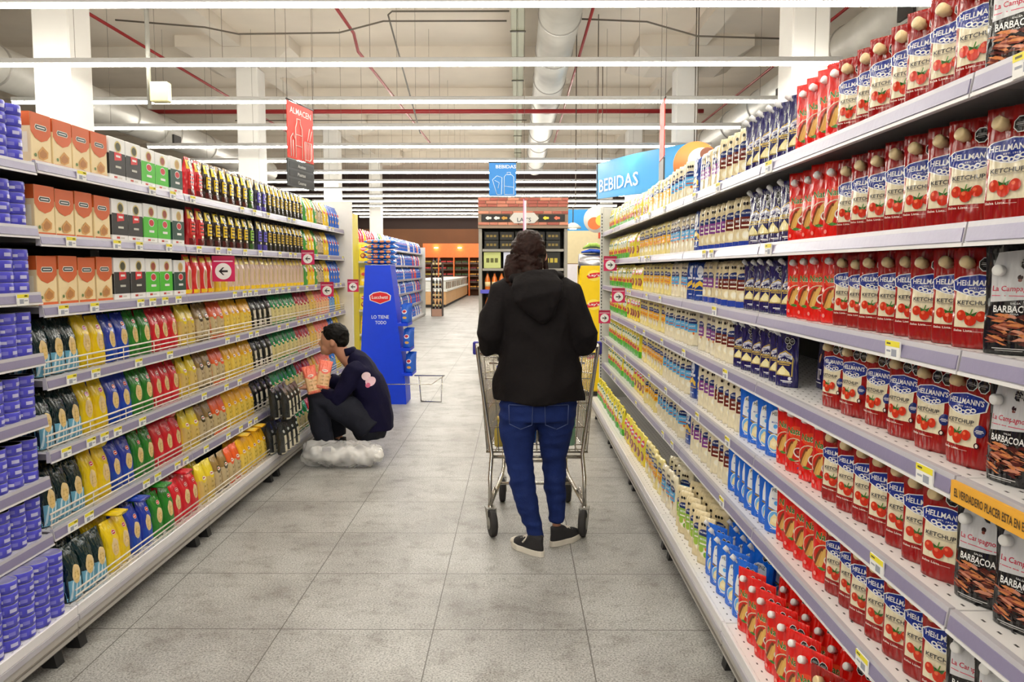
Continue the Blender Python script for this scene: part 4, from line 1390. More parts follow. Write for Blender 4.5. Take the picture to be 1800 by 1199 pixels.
for i in range(5):
    for j in range(2):
        crate((26, 26, 22), .21, .125, (130, 110, 50), 'beer_carton', 'black beer carton under the brick canopy, %s from the left post, %s' % (ORD[i], ['lower', 'upper'][j]), 'carton', cx - .46 + i * .225, BY + .03, 1.701 + .128 * j, 'black beer cartons')
for i, (c, d_, nm) in enumerate((((196, 204, 130), (90, 90, 40), 'olive green'), ((215, 220, 240), (60, 60, 200), 'white and violet'), ((215, 220, 240), (60, 60, 200), 'white and violet'), ((30, 30, 28), (190, 170, 60), 'black and gold'))):
    crate(c, .25, .238, d_, 'drinks_carton', '%s drinks carton on the second booth shelf, %s along' % (nm, ORD[i]), 'carton', cx - .45 + i * .29, BY + .03, 1.421, 'drinks cartons in the booth')
bm1, bm2 = bottle_mesh((214, 110, 30), (26, 26, 26)), bottle_mesh((120, 150, 60), (230, 210, 80))
for lvl, z in enumerate((1.101, .751, .351)):
    for i in range(11):
        o = bpy.data.objects.new('oil_bottle' if lvl else 'juice_bottle', bm1 if lvl != 2 else bm2)
        COL.objects.link(o)
        o.location = (cx - .52 + i * .103, BY + .08, z)
        tag(o, '%s bottle with dark cap, booth shelf level %s, %s along' % (['amber juice', 'amber oil', 'green oil'][lvl], ['three', 'two', 'one'][lvl], ORD[i]), 'bottle', 'bottles in the booth')
t = thing('blade_sign', 'thin pink and white banner strip hanging in front of the booth plate', 'banner', (.09, 11.6, 1.75))
mb = MB()
mb.box((-.015, 0, 0), (.0, .16, .62), card((214, 150, 190)))
mb.box((.0, 0, .03), (.028, .10, .60), card((225, 225, 240)))
mb.build('strip', t)
mb = MB()
mb.tube([(0, .05, .6), (0, .05, 4.18)], .003, wire_m, 5)
mb.build('hanger', t)

# ---------------------------------------------------------------- yellow crisps tower
t = thing('crisps_tower', 'yellow crisps display tower with rounded silver top beside the sauce shelving', 'display stand', (.86, 9.2, 0))
yl = mat((244, 206, 0), rough=.4, var=.05)
mb = MB()
mb.box((-.18, 0, .05), (.16, .34, 1.46), yl, .015)
mb.build('cabinet', t)
mb = MB()
mb.tube([(-.18, .12, 1.46), (.16, .12, 1.46)], (.12), metal((190, 190, 195), .3), 24)
mb.build('silver_top', t)
for z, w_ in ((1.34, .09), (1.02, .09), (.45, .09)):
    mb = MB()
    mb.add([(-.02 + .075 * math.cos(k * pi / 12), -.002, z + .06 * math.sin(k * pi / 12)) for k in range(24)], [tuple(range(24))], card((250, 225, 90)))
    mb.add([(-.02 + .085 * x, -.004, z + .04 * y) for x, y in ((-1, -.2), (-.5, .5), (0, .7), (1, .9), (.9, -.1), (.3, -.6), (-.7, -.9))], [tuple(range(7))], card((215, 30, 40)))
    wtext(mb, "Lay's", (-.02, -.005, z), .12, .035, WHITE)
    mb.build('round_logo', t)
mb = MB()
mb.box((-.16, .02, 0), (.14, .32, .05), paint((40, 38, 36)))
mb.build('plinth', t)
o = MB().tube([(-.13, 0, .02), (-.04, .03, .035), (.05, .02, .03), (.13, 0, .015)], [(.02, .01), (.07, .025), (.07, .025), (.02, .01)], film((40, 90, 215)), 12).build('snack_bag', None, (.84, 9.30, 1.575))
tag(o, 'blue snack bag lying on the silver top of the crisps tower', 'bag')
o = MB().tube([(-.10, 0, .02), (-.04, .03, .05), (.05, .02, .05), (.12, 0, .015)], [(.02, .01), (.07, .03), (.06, .03), (.02, .01)], film((170, 205, 90)), 12).build('snack_bag', None, (.83, 9.32, 1.62))
tag(o, 'pale green snack bag on top of the blue one', 'bag')

# ---------------------------------------------------------------- cardboard pasta totem
t = thing('cardboard_totem', 'tapering blue cardboard totem with red logo at the end of the pasta aisle', 'display stand', (-1.37, 8.62, 0))
bluc = mat((10, 66, 232), rough=.4, var=.04)
mb = MB()
zs = [(0, -.30, .205), (.05, -.30, .205), (.25, -.28, .195), (1.45, -.205, .055)]
vs = []
for z, xa, xb in zs:
    vs += [(xa, 0, z), (xb, 0, z), (xb, .36, z), (xa, .36, z)]
fs = [(0, 3, 2, 1), (12, 13, 14, 15)] + [(4 * i + k, 4 * i + (k + 1) % 4, 4 * i + 4 + (k + 1) % 4, 4 * i + 4 + k) for i in range(3) for k in range(4)]
mb.add(vs, fs, bluc)
mb.build('blue_panel', t)
mb = MB()
lg = [(-.135, 1.035), (-.10, 1.06), (-.04, 1.072), (.02, 1.06), (.055, 1.035), (.05, .99), (-.04, .955), (-.13, .99)]
mb.add([(x * 1.08 - .01, -.003, z + .10) for x, z in [(-.04 + (a_ + .04) * 1.1, 1.01 + (b_ - 1.01) * 1.14 ) for a_, b_ in lg]], [tuple(range(8))], card(WHITE))
mb.add([(x * 1.08 - .01, -.005, z + .10) for x, z in lg], [tuple(range(8))], card((220, 34, 44)))
wtext(mb, 'Lucchetti', (-.055, -.006, 1.12), .165, .034, WHITE)
mb.build('red_logo', t)
mb = MB()
wtext(mb, 'LO TIENE', (-.055, 0, .915), .18, .036, (225, 235, 250), .003)
wtext(mb, 'TODO', (-.05, 0, .857), .115, .036, (225, 235, 250), .003)
mb.build('slogan', t)
for k, z in enumerate((.30, .56, .82)):
    mb = MB()
    xo = .205 - .11 * (z / 1.45)
    mb.box((xo - .02, -.02, z), (xo + .09, .34, z + .03), bluc)
    mb.build('side_tray', t)
    for j in range(3):
        o = put('chip', -1.37 + xo + .055, 8.66 + .11 * j, z + .032, 'front', 'tray', -.3, s=.95, group='blue bags in the totem trays')
        PLACED.pop()
        o['label'] = 'blue snack bag in the %s tray of the cardboard totem, %s from front' % (['lowest', 'middle', 'highest'][k], ORD[j])
for k in range(5):
    mb = MB()
    bl = film((24, 120, 226))
    mb.tube([(-.16, 0, 0), (-.13, .0, 0), (0, .02, 0), (.13, 0, 0), (.165, 0, 0)], [(.01, .12), (.022, .15), (.026, .16), (.022, .15), (.008, .12)], bl, 14, ref=(0, 0, 1))
    for q_ in range(4):
        mb.ball((-.10 + .065 * q_, -.15, .0), (.026, .012, .014), card((210, 140, 90)), 8, 5)
    o = mb.build('cookie_pack', None, (-1.44 + .012 * (k % 2), 8.80, 1.482 + k * .053))
    o.rotation_euler = (0, 0, .05 * (-1) ** k)
    tag(o, 'flat blue cookie pack lying on the cardboard totem, %s from the bottom' % ORD[k], 'pack', 'cookie packs on the totem')
t = thing('wire_stand', 'small chrome wire loop stand at the foot of the totem', 'stand', (-1.05, 8.45, 0))
mb = MB()
chrome = metal((200, 198, 194), .22)
mb.tube([(-.30, 0, .235), (.17, 0, .235), (.27, .35, .28), (-.05, .35, .28)], .006, chrome, 8)
mb.build('hoop', t)
mb = MB()
mb.tube([(.02, .35, .006), (.24, .30, .006), (.25, .32, .28)], .006, chrome, 8)
mb.tube([(.02, .35, .006), (.0, .35, .28)], .006, chrome, 8)
mb.build('leg', t)

# ---------------------------------------------------------------- second gondola, farther on
g2l = ['soup and mustard', 'pink biscuit', 'mixed biscuit', 'blue snack', 'last blue snack']
GL = [1.86, 1.50, 1.15, .80, .46]
for i in range(5):
    G2BAY = bay(-1, 12.6 + 2.5 * i, 15.1 + 2.5 * i, 2.86, 2.80, GL, .10, 'far gondola section beyond the totem, ' + g2l[i] + ' stretch', tags=1.2, top=1.9)
MB_ = MB()
MB_.box((-3.35, 25.11, .02), (-2.78, 25.16, 2.05), paint((214, 214, 212)), .005)
MB_.build('end_panel', G2BAY, (3.11, -22.6, 0))
q = random.Random(8)
for k, h in enumerate(GL + [.10]):
    n = 0
    y = 12.75
    while y < 24.95:
        f = (y - 12.6) / 12.5
        key = q.choice(['yellb', 'yellb', 'yellow', 'lime']) if f < .22 else q.choice(['pinkb', 'whiteb', 'yellb', 'pinkb']) if f < .4 else q.choice(['greenb', 'yellb', 'chip', 'whiteb']) if f < .5 else q.choice(['chip', 'chip', 'chip', 'whiteb', 'pinkb' if f > .8 else 'chip'])
        o = put(key, -(2.86 + .07) if k < 5 else -2.90, y, h + .001, 'left', 'far', .0, s=1.45 if k < 5 else 1.4, group='bags on the far gondola')
        PLACED.pop()
        FAR.append((o, KINDS[key]['words'], k, y))
        y += q.uniform(.235, .265)
        n += 1

# yellow end-of-aisle stand just past the pasta shelving
t = thing('yellow_endcap', 'yellow topped end stand behind the white end panel', 'display stand', (-1.83, 9.0, 0))
mb = MB()
mb.box((-.55, 0, 0), (.02, .5, .12), paint((200, 200, 196)))
mb.build('base', t)
mb = MB()
mb.box((.0, 0, .12), (.02, .5, 2.02), paint((236, 216, 40)))
mb.build('side_panel', t)
mb = MB()
mb.box((-.55, 0, 1.80), (-.0, .02, 2.02), paint((236, 216, 40)))
mb.build('header', t)
t2 = thing('snack_column_stand', 'narrow yellow stand of soup pouches beside the blue totem', 'display stand', (-1.84, 9.62, 0))
MB().box((-.13, .12, 0), (.13, .2, 1.72), paint((226, 226, 150))).build('back_board', t2)
for k in range(6):
    MB().box((-.13, -.06, .08 + .28 * k), (.13, .12, .1 + .28 * k), paint((215, 213, 190))).build('tray', t2)
    for j in range(2):
        o = put(['lime', 'snack', 'yellb', 'snack', 'yellb', 'snack'][k], -1.84 - .06 + .12 * j, 9.66, .101 + .28 * k, 'front', 'x', 0, s=1.02, group='pouches on the narrow yellow stand')
        PLACED.pop()
        o['label'] = 'yellow pouch on the narrow stand by the totem, tray %s up, %s' % (ORD[k], ['wall side', 'aisle side'][j])

# ---------------------------------------------------------------- wine rack, chillers, produce wall
t = thing('wine_rack', 'tall dark rack of wine bottles beside the far gondola end', 'rack', (-2.42, 24.9, 0))
dk = mat((40, 22, 18), rough=.5)
for nm, lo, hi in (('side_panel', (-.17, 0, 0), (-.15, .4, 1.55)), ('side_panel', (.15, 0, 0), (.17, .4, 1.55)), ('base', (-.15, 0, 0), (.15, .4, .22))):
    MB().box(lo, hi, dk if nm != 'base' else card((190, 150, 130))).build(nm, t)
wb = [bottle_mesh(c, (140, 20, 30), .27, .035) for c in ((30, 12, 14), (60, 16, 20), (20, 30, 20))]
for k in range(5):
    MB().box((-.15, 0, .22 + .31 * k), (.15, .4, .235 + .31 * k), dk).build('rack_shelf', t)
    for j in range(3):
        o = bpy.data.objects.new('wine_bottle', wb[(j + k) % 3])
        COL.objects.link(o)
        o.location = (-2.52 + .1 * j, 25.0, .236 + .31 * k)
        tag(o, 'dark wine bottle in the wine rack, level %s up, %s across' % (ORD[k], ORD[j]), 'bottle', 'wine bottles in the rack')
wood, glass_w = mat((206, 160, 110), rough=.5, var=.1), mat((222, 222, 216), rough=.3)
for i in range(5):
    y0 = 30.6 + 2.6 * i
    t = thing('chest_freezer', 'wood fronted chest freezer with white glazed top, %s in the row going back' % ORD[i], 'freezer', (-3.35, y0, 0), group='island chest freezers')
    MB().box((-.72, .01, .10), (.72, 2.58, .58), wood, .02).build('wood_body', t)
    MB().box((-.66, .05, 0), (.66, 2.55, .1), foot_m).build('plinth', t)
    MB().box((-.76, .0, .58), (.76, 2.59, .66), paint((235, 235, 230)), .01).build('rim', t)
    MB().box((-.70, .04, .66), (.70, 2.55, .98), glass_w, .03).build('glazed_hood', t)
    for j in range(3):
        MB().box((.70, .30 + .8 * j, .68), (.705, .80 + .8 * j, .93), mat((150, 146, 130), rough=.2)).build('glass_panel', t)
    MB().box((-.72, 0, .98), (.72, 2.59, 1.02), paint((240, 240, 238)), .01).build('top_rail', t)
t = thing('produce_display', 'orange produce wall display with spot lamps at the far end', 'display', (-3.1, 44.0, 0))
og = mat((236, 110, 40), rough=.5, var=.12)
MB().box((-1.9, .2, 2.02), (2.2, .8, 2.75), og).build('orange_fascia', t)
for k in range(6):
    MB().box((-1.9 + .8 * k, .1, 0), (-1.84 + .8 * k, .8, 2.02), og).build('orange_upright', t)
for k in range(5):
    MB().box((-1.84, .15, .35 + .33 * k), (2.1, .8, .38 + .33 * k), paint((90, 60, 40))).build('produce_shelf', t)
for k in range(3):
    MB().lathe([(.10, 0), (.10, .04)], mat((255, 225, 180), emit=14), 12, (-1.2 + 1.25 * k, .12, 2.5)).build('spot_lamp', t)
q = random.Random(4)
pc = [(190, 170, 70), (205, 70, 70), (60, 90, 50), (210, 150, 60), (120, 40, 50), (90, 120, 60)]
for k in range(5):
    for j in range(10):
        c = pc[(j // 2 + (k % 2) * (j % 3 == 0)) % 6]
        mb = MB()
        mb.box((-.17, -.2, 0), (.17, .2, .07), card((60, 46, 38)), .01)
        for a_ in range(8):
            mb.ball((-.12 + .08 * (a_ % 4), -.12 + .14 * (a_ // 4), .09), .05, mat(c, rough=.5, var=.2), 8, 5)
        o = mb.build('produce_crate', None, (-3.1 - 1.9 + .8 * (j // 2) + .24 + .38 * (j % 2), 44.42, .381 + .33 * k))
        tag(o, 'crate of produce on the orange wall display, shelf %s up, %s across' % (ORD[k], ORD[j]), 'crate', 'produce crates')
# right background: blue partition and cream screen
t = thing('partition_screen', 'cream partition screen with blue band right of the booth', 'partition', (2.1, 24, 0))
MB().box((-1.0, 0, 0), (.8, .08, 1.55), paint((226, 220, 226))).build('lower_panel', t)
MB().box((-1.0, 0, 1.57), (1.1, .08, 2.5), paint((220, 204, 160))).build('cream_panel', t)
MB().box((-1.0, 0, 2.5), (1.1, .08, 3.1), card((50, 150, 220))).build('blue_band', t)
MB().box((.2, -.02, 2.28), (1.1, 0, 2.5), card((200, 70, 40))).build('orange_band', t)
t = thing('pendant_lamp', 'white dome pendant lamp right of the booth', 'lamp', (1.15, 17.5, 2.25))
MB().lathe([(.17, 0), (.16, .04), (.10, .09), (.04, .12)], paint((230, 226, 215)), 20).build('dome_shade', t)
MB().tube([(0, 0, .1), (0, 0, .42), (.05, 0, .5), (.05, 0, CEIL - 2.25)], .01, wire_m, 6).build('stem', t)
MB().lathe([(.07, -.015), (.07, .03)], mat((255, 245, 225), emit=6), 14).build('bulb', t)
# ---------------------------------------------------------------- people
def fuse(mb, name, parent, voxel=.008, smooth=8, folds=0., fscale=9., fz=1., seed=0, stretch=(1, 1, 1)):
    """joins the swept masses into one continuous skin, then adds cloth folds"""
    o = mb.build(name, None, fix=True)
    md = o.modifiers.new('m', 'REMESH')
    md.mode = 'VOXEL'
    md.voxel_size = voxel
    md.use_smooth_shade = True
    s2 = o.modifiers.new('s', 'SMOOTH')
    s2.iterations = smooth
    s2.factor = .5
    dg = bpy.context.evaluated_depsgraph_get()
    me = bpy.data.meshes.new_from_object(o.evaluated_get(dg))
    o.modifiers.clear()
    o.data = me
    if not me.materials:
        me.materials.append(mb.mats[0])
    if folds:
        co = [v.co.copy() for v in me.vertices]
        no = [v.normal.copy() for v in me.vertices]
        for v, c, n_ in zip(me.vertices, co, no):
            p = Vector((c.x * fscale * stretch[0] + seed, c.y * fscale * stretch[1], c.z * fscale * stretch[2]))
            d = 1 - abs(noise.noise(p)) * 2.4
            d2 = noise.noise(p * 2.1)
            v.co = c + n_ * (folds * (d * .8 + d2 * .5 - .4))
    me.polygons.foreach_set('use_smooth', [True] * len(me.polygons))
    me.update()
    if parent:
        o.parent = parent
    return o


skin = mat((198, 142, 116), rough=.5, var=.06)
jacket_m = mat((17, 13, 15), rough=.8, var=.3, vs=9, bump=.25, bs=60, spec=.2)
jeans_m = mat((24, 42, 98), rough=.8, var=.28, vs=14, bump=.3, bs=220, spec=.2)
hair_m = mat((33, 14, 9), rough=.55, var=.6, vs=50, bump=.2, bs=90, spec=.16)
shoe_m, sole_m = mat((34, 33, 36), rough=.75, bump=.2, bs=150), mat((218, 212, 200), rough=.6, var=.08)

# the shopper: seen from behind, standing, leaning a little over the handle of the trolley
W = thing('person', 'person in black hooded jacket and blue jeans pushing a wire trolley, seen from behind', 'person', (.10, 4.12, 0))


def w_(x, y, z):
    return (x - .10, y - 4.12, z)


hc = (.055, 4.20, 1.475)
mb = MB()
mb.ball(w_(*hc), (.078, .098, .112), skin)
mb.ball(w_(hc[0] + .01, hc[1] + .035, hc[2] - .045), (.058, .062, .068), skin)
mb.tube([w_(.075, 4.16, 1.28), w_(.065, 4.175, 1.36), w_(.06, 4.19, 1.43)], [.062, .052, .050], skin, 14)
mb.ball(w_(hc[0] + .082, hc[1] + .01, hc[2] - .005), (.012, .022, .034), skin)
mb.ball(w_(hc[0] - .080, hc[1] + .01, hc[2] - .005), (.012, .022, .034), skin)
mb.ball(w_(hc[0] + .025, hc[1] + .105, hc[2] - .022), (.014, .024, .022), skin)
mb.ball(w_(hc[0] + .02, hc[1] + .095, hc[2] - .062), (.024, .014, .010), skin)
mb.rings([w_(.10, 4.13, z) + (rx, ry) for z, rx, ry in ((.70, .15, .10), (.80, .155, .11), (.95, .13, .09), (1.1, .13, .095), (1.25, .15, .095), (1.33, .13, .08), (1.37, .06, .06))], skin)
for s, ex, hx in ((-1, -.135, -.06), (1, .335, .27)):
    sx = .09 + s * .13
    mb.tube([w_(sx, 4.13, 1.31), w_((sx + ex) / 2, 4.10, 1.18), w_(ex, 4.09, 1.07), w_((ex + hx) / 2, 4.22, 1.035), w_(hx, 4.35, 1.02)], [.052, .042, .036, .032, .024], skin, 12)
    mb.tube([w_(hx, 4.345, 1.02), w_(hx, 4.385, 1.027), w_(hx, 4.415, 1.027)], [(.026, .016), (.038, .016), (.036, .014)], skin, 12, ref=(1, 0, 0))
    for k in range(4):
        fx = hx - .030 + .020 * k
        mb.tube([w_(fx, 4.41, 1.03), w_(fx, 4.445, 1.034), w_(fx, 4.463, 1.015), w_(fx, 4.455, .992)], [.0095, .009, .0085, .0075], skin, 8)
    mb.tube([w_(hx - s * .03, 4.375, 1.015), w_(hx - s * .045, 4.41, 1.0), w_(hx - s * .03, 4.435, .99)], [.012, .0105, .009], skin, 8)
legL = [(.02, 4.13, .80), (.005, 4.13, .62), (.01, 4.12, .46), (.035, 4.09, .30), (.095, 4.05, .10), (.10, 4.05, .045)]
legR = [(.185, 4.13, .80), (.19, 4.16, .62), (.185, 4.19, .46), (.185, 4.20, .30), (.20, 4.19, .14), (.20, 4.19, .05)]
for lg in (legL, legR):
    mb.tube([w_(*p) for p in lg], [.090, .066, .044, .036, .023, .022], skin, 14)
body = fuse(mb, 'body', W, .007, 4)
# jeans
mb = MB()
mb.rings([w_(.105, 4.13, z) + (rx, ry) for z, rx, ry in ((.66, .176, .115), (.73, .186, .130), (.80, .184, .128), (.88, .165, .115))], jeans_m)
mb.tube([w_(*p) for p in [(.018, 4.13, .80), (.008, 4.13, .70), (-.002, 4.13, .60), (.005, 4.12, .50), (.012, 4.11, .43), (.026, 4.095, .33), (.055, 4.075, .21), (.085, 4.06, .11), (.092, 4.055, .07)]],
        [.104, .104, .090, .074, .066, .064, .052, .042, .040], jeans_m, 22)
mb.tube([w_(*p) for p in [(.19, 4.13, .80), (.193, 4.14, .70), (.19, 4.16, .60), (.187, 4.18, .50), (.187, 4.20, .43), (.19, 4.20, .33), (.197, 4.20, .21), (.20, 4.19, .135), (.20, 4.19, .115)]],
        [.104, .104, .088, .072, .063, .061, .049, .041, .040], jeans_m, 22)
jn = fuse(mb, 'jeans', W, .007, 6, folds=.007, fscale=5.5, stretch=(1, 1, 3.2))
for sx in (-.085, .09):
    mb = MB()
    for q in ((-.058, .75, .058, .75), (-.058, .75, -.055, .655), (.058, .75, .055, .655), (-.055, .655, 0, .632), (.055, .655, 0, .632)):
        mb.tube([(sx + q[0], -.122 + abs(sx + q[0]) ** 2 * 1.3, q[1]), (sx + q[2], -.122 + abs(sx + q[2]) ** 2 * 1.3, q[3])], .0022, mat((60, 74, 120), rough=.8), 6)
    mb.build('back_pocket', jn)
# jacket with sleeves
mb = MB()
mb.rings([w_(cx_, 4.125, z) + (rx, ry) for z, cx_, rx, ry in ((.752, .108, .240, .150), (.80, .107, .235, .150), (.90, .104, .216, .143), (1.0, .100, .197, .133), (1.08, .097, .190, .130), (1.18, .094, .192, .133), (1.27, .090, .195, .130), (1.33, .087, .168, .112), (1.37, .084, .120, .092), (1.40, .078, .082, .078))], jacket_m, 36)
for s, ex, hx in ((-1, -.140, -.055), (1, .342, .27)):
    sx = .088 + s * .135
    mb.tube([w_(sx - s * .03, 4.13, 1.325), w_(sx + s * .02, 4.12, 1.285), w_((sx + ex) / 2 + s * .015, 4.10, 1.18), w_(ex, 4.085, 1.085), w_(ex - s * .005, 4.12, 1.045), w_((ex + hx) / 2, 4.22, 1.04), w_(hx, 4.335, 1.02)],
            [.068, .078, .074, .070, .068, .060, .048], jacket_m, 18)
jk = fuse(mb, 'jacket', W, .0075, 6, folds=.015, fscale=5.2, seed=4, stretch=(1, 1, .9))
mb = MB()
for z, hw_, y in ((1.385, .12, 4.055), (1.33, .13, 4.01), (1.28, .115, 3.985), (1.22, .075, 3.98), (1.175, .03, 3.985)):
    pass
mb.tube([w_(.085, 4.03, 1.375), w_(.09, 3.995, 1.33), w_(.10, 3.975, 1.28), w_(.115, 3.975, 1.22), w_(.13, 3.985, 1.175), w_(.137, 3.995, 1.15)], [(.105, .035), (.128, .046), (.118, .050), (.080, .042), (.040, .028), (.012, .012)], jacket_m, 26, ref=(1, 0, 0))
mb.tube([w_(-.04, 4.11, 1.355), w_(-.02, 4.05, 1.365), w_(.08, 4.02, 1.375), w_(.175, 4.05, 1.385), w_(.205, 4.12, 1.37), w_(.19, 4.19, 1.36)], [.022, .028, .030, .028, .024, .018], jacket_m, 14)
fuse(mb, 'hood', jk, .0065, 5, folds=.008, fscale=8, seed=9)
# hair: dark brown, pinned up loosely, a lock hanging on each side
mb = MB()
mb.ball(w_(hc[0], hc[1] - .008, hc[2] + .020), (.087, .108, .112), hair_m, 20, 14)
mb.ball(w_(hc[0] - .01, hc[1] - .075, hc[2] - .05), (.082, .062, .082), hair_m, 18, 12)
mb.tube([w_(-.01, 4.13, 1.46), w_(-.03, 4.10, 1.40), w_(-.028, 4.085, 1.35), w_(-.015, 4.08, 1.325)], [.05, .042, .032, .012], hair_m, 12)
mb.tube([w_(.06, 4.12, 1.42), w_(.055, 4.09, 1.38), w_(.05, 4.07, 1.345)], [.06, .05, .03], hair_m, 12)
mb.tube([w_(.135, 4.22, 1.47), w_(.140, 4.20, 1.42), w_(.150, 4.185, 1.375), w_(.165, 4.17, 1.35)], [.018, .014, .012, .005], hair_m, 10)
q = random.Random(2)
for k in range(44):
    az0, el0 = q.uniform(-1.7, 1.5), q.uniform(-.5, 1.2)
    az1, el1 = q.uniform(-.5, .3), q.uniform(-.5, .1)
    rx_, ry_, rz_ = .088, .110, .112
    pts = []
    for j_ in range(7):
        t_ = j_ / 6
        az, el = az0 + (az1 - az0) * t_, el0 + (el1 - el0) * t_ + .25 * math.sin(pi * t_)
        pts.append(w_(hc[0] + rx_ * math.cos(el) * math.sin(az), hc[1] - .012 - ry_ * math.cos(el) * math.cos(az), hc[2] + .022 + rz_ * math.sin(el)))
    mb.tube(pts, [.004, .007, .009, .010, .010, .009, .005], hair_m, 7)
cxx, czz = hc[0] - .016, hc[2] - .040
mb.ball(w_(cxx, hc[1] - .112, czz), (.048, .030, .044), hair_m, 14, 9)
for k in range(16):
    a0, rr_, tl = q.uniform(0, 6.28), q.uniform(.022, .05), q.uniform(-.5, .5)
    ox_, oz_ = q.uniform(-.016, .016), q.uniform(-.014, .014)
    mb.tube([w_(cxx + ox_ + rr_ * math.cos(a0 + u * .55), hc[1] - .116 - .030 * (1 - rr_ / .06) - .006 * math.sin(u + a0), czz + oz_ + rr_ * (.8 * math.sin(a0 + u * .55) + tl * .3 * math.cos(a0 + u * .5))) for u in range(6)], [.003, .006, .008, .008, .006, .003], hair_m, 7)
for k in range(7):
    x0_ = -.045 + .012 * k
    mb.tube([w_(x0_ + .02, 4.10, 1.44), w_(x0_ + .005, 4.075, 1.39), w_(x0_ + q.uniform(-.012, .012), 4.065, 1.345), w_(x0_ + q.uniform(-.01, .02), 4.06, 1.315)], [.014, .012, .009, .004], hair_m, 7)
hr = fuse(mb, 'hair', W, .0038, 1, folds=.0016, fscale=40, seed=2, stretch=(.35, 1, 1.2))


def sneaker(parent, x, y, ang, name='shoe'):
    e_ = bpy.data.objects.new(name, None)
    mb = MB()
    sh = lambda hw_, l0, l1: [(hw_ * math.sin(t_) * (1 - .16 * (math.cos(t_) < 0)), (l0 + l1) / 2 + (l1 - l0) / 2 * math.cos(t_)) for t_ in [2 * pi * k / 24 for k in range(24)]]
    mb.rings([(0, .065, z, 1, 1) for z in (0,)] * 2, shoe_m, 3) if False else None
    rg = []
    for z, hw_, l0, l1 in ((.022, .041, -.045, .19), (.04, .040, -.045, .185), (.06, .036, -.042, .14), (.08, .033, -.04, .07), (.095, .032, -.04, .045)):
        rg.append((z, sh(hw_, l0, l1)))
    vs = [(a, b, z) for z, r_ in rg for a, b in r_]
    fs = [(i * 24 + k, i * 24 + (k + 1) % 24, i * 24 + 24 + (k + 1) % 24, i * 24 + 24 + k) for i in range(len(rg) - 1) for k in range(24)] + [tuple(range(24)), tuple((len(rg) - 1) * 24 + k for k in range(24))]
    mb.add(vs, fs, shoe_m, True)
    o = mb.build(name, parent, (x, y, .002))
    o.rotation_euler = (0, 0, ang)
    mb = MB()
    b0, b1 = sh(.046, -.05, .198), sh(.044, -.05, .198)
    mb.add([(a, b, 0) for a, b in b0] + [(a, b, .024) for a, b in b0] + [(a, b, .028) for a, b in b1], [(k, (k + 1) % 24, 24 + (k + 1) % 24, 24 + k) for k in range(24)] + [(24 + k, 24 + (k + 1) % 24, 48 + (k + 1) % 24, 48 + k) for k in range(24)] + [tuple(range(24)), tuple(48 + k for k in range(24))], sole_m, False)
    mb.ball((0, .165, .030), (.036, .030, .020), sole_m, 14, 7)
    mb.build('white_sole', o)
    mb = MB()
    for k in range(5):
        mb.tube([(-.024, .06 + .018 * k, .078 - .008 * k), (0, .065 + .018 * k, .086 - .008 * k), (.024, .06 + .018 * k, .078 - .008 * k)], .0045, sole_m, 6)
    mb.tube([(0, .055, .09), (-.03, .05, .075), (-.045, .06, .055)], .004, sole_m, 6)
    mb.build('laces', o)
    return o


sneaker(W, -.004, -.10, math.radians(38))
sneaker(W, .10, .05, math.radians(-42))

# the shelf filler: squatting in profile, facing the shelves
navy_m = mat((14, 11, 46), rough=.8, var=.2, vs=10, bump=.2, bs=70, spec=.2)
trs_m = mat((34, 36, 48), rough=.8, var=.18, vs=8, bump=.2, bs=90, spec=.25)
MX, MY = -1.16, 6.25
M = thing('person', 'person in navy jacket and dark trousers squatting by the pasta shelves to stock them', 'person', (MX, MY, 0))
m_ = lambda x, y, z: (x - MX, y - MY, z)
hx, hy, hz = -1.385, 6.22, .875
mb = MB()
mb.ball(m_(hx, hy, hz + .01), (.092, .076, .105), skin, 18, 12)
mb.ball(m_(hx - .045, hy, hz - .055), (.052, .052, .056), skin)
mb.ball(m_(hx - .092, hy, hz - .020), (.022, .013, .020), skin)
mb.ball(m_(hx - .084, hy, hz - .060), (.012, .022, .009), skin)
mb.ball(m_(hx - .080, hy, hz - .090), (.018, .022, .014), skin)
mb.ball(m_(hx + .012, hy - .078, hz - .01), (.020, .011, .032), skin)
mb.ball(m_(hx + .012, hy + .078, hz - .01), (.020, .011, .032), skin)
mb.tube([m_(-1.24, MY, .70), m_(-1.31, 6.23, .77), m_(hx + .02, hy, hz - .02)], [.07, .055, .052], skin, 14)
mb.tube([m_(-1.11, MY, .16), m_(-1.11, MY, .30), m_(-1.13, MY, .48), m_(-1.17, MY, .64), m_(-1.23, MY, .72)], [(.08, .06), (.12, .09), (.13, .095), (.15, .085), (.08, .07)], skin, 18, ref=(0, 1, 0))
arms = {-1: [(-1.20, 6.10, .665), (-1.27, 6.07, .54), (-1.33, 6.06, .455), (-1.45, 6.12, .49), (-1.55, 6.16, .525)], 1: [(-1.20, 6.41, .665), (-1.29, 6.45, .54), (-1.36, 6.44, .50), (-1.46, 6.40, .56), (-1.55, 6.36, .60)]}
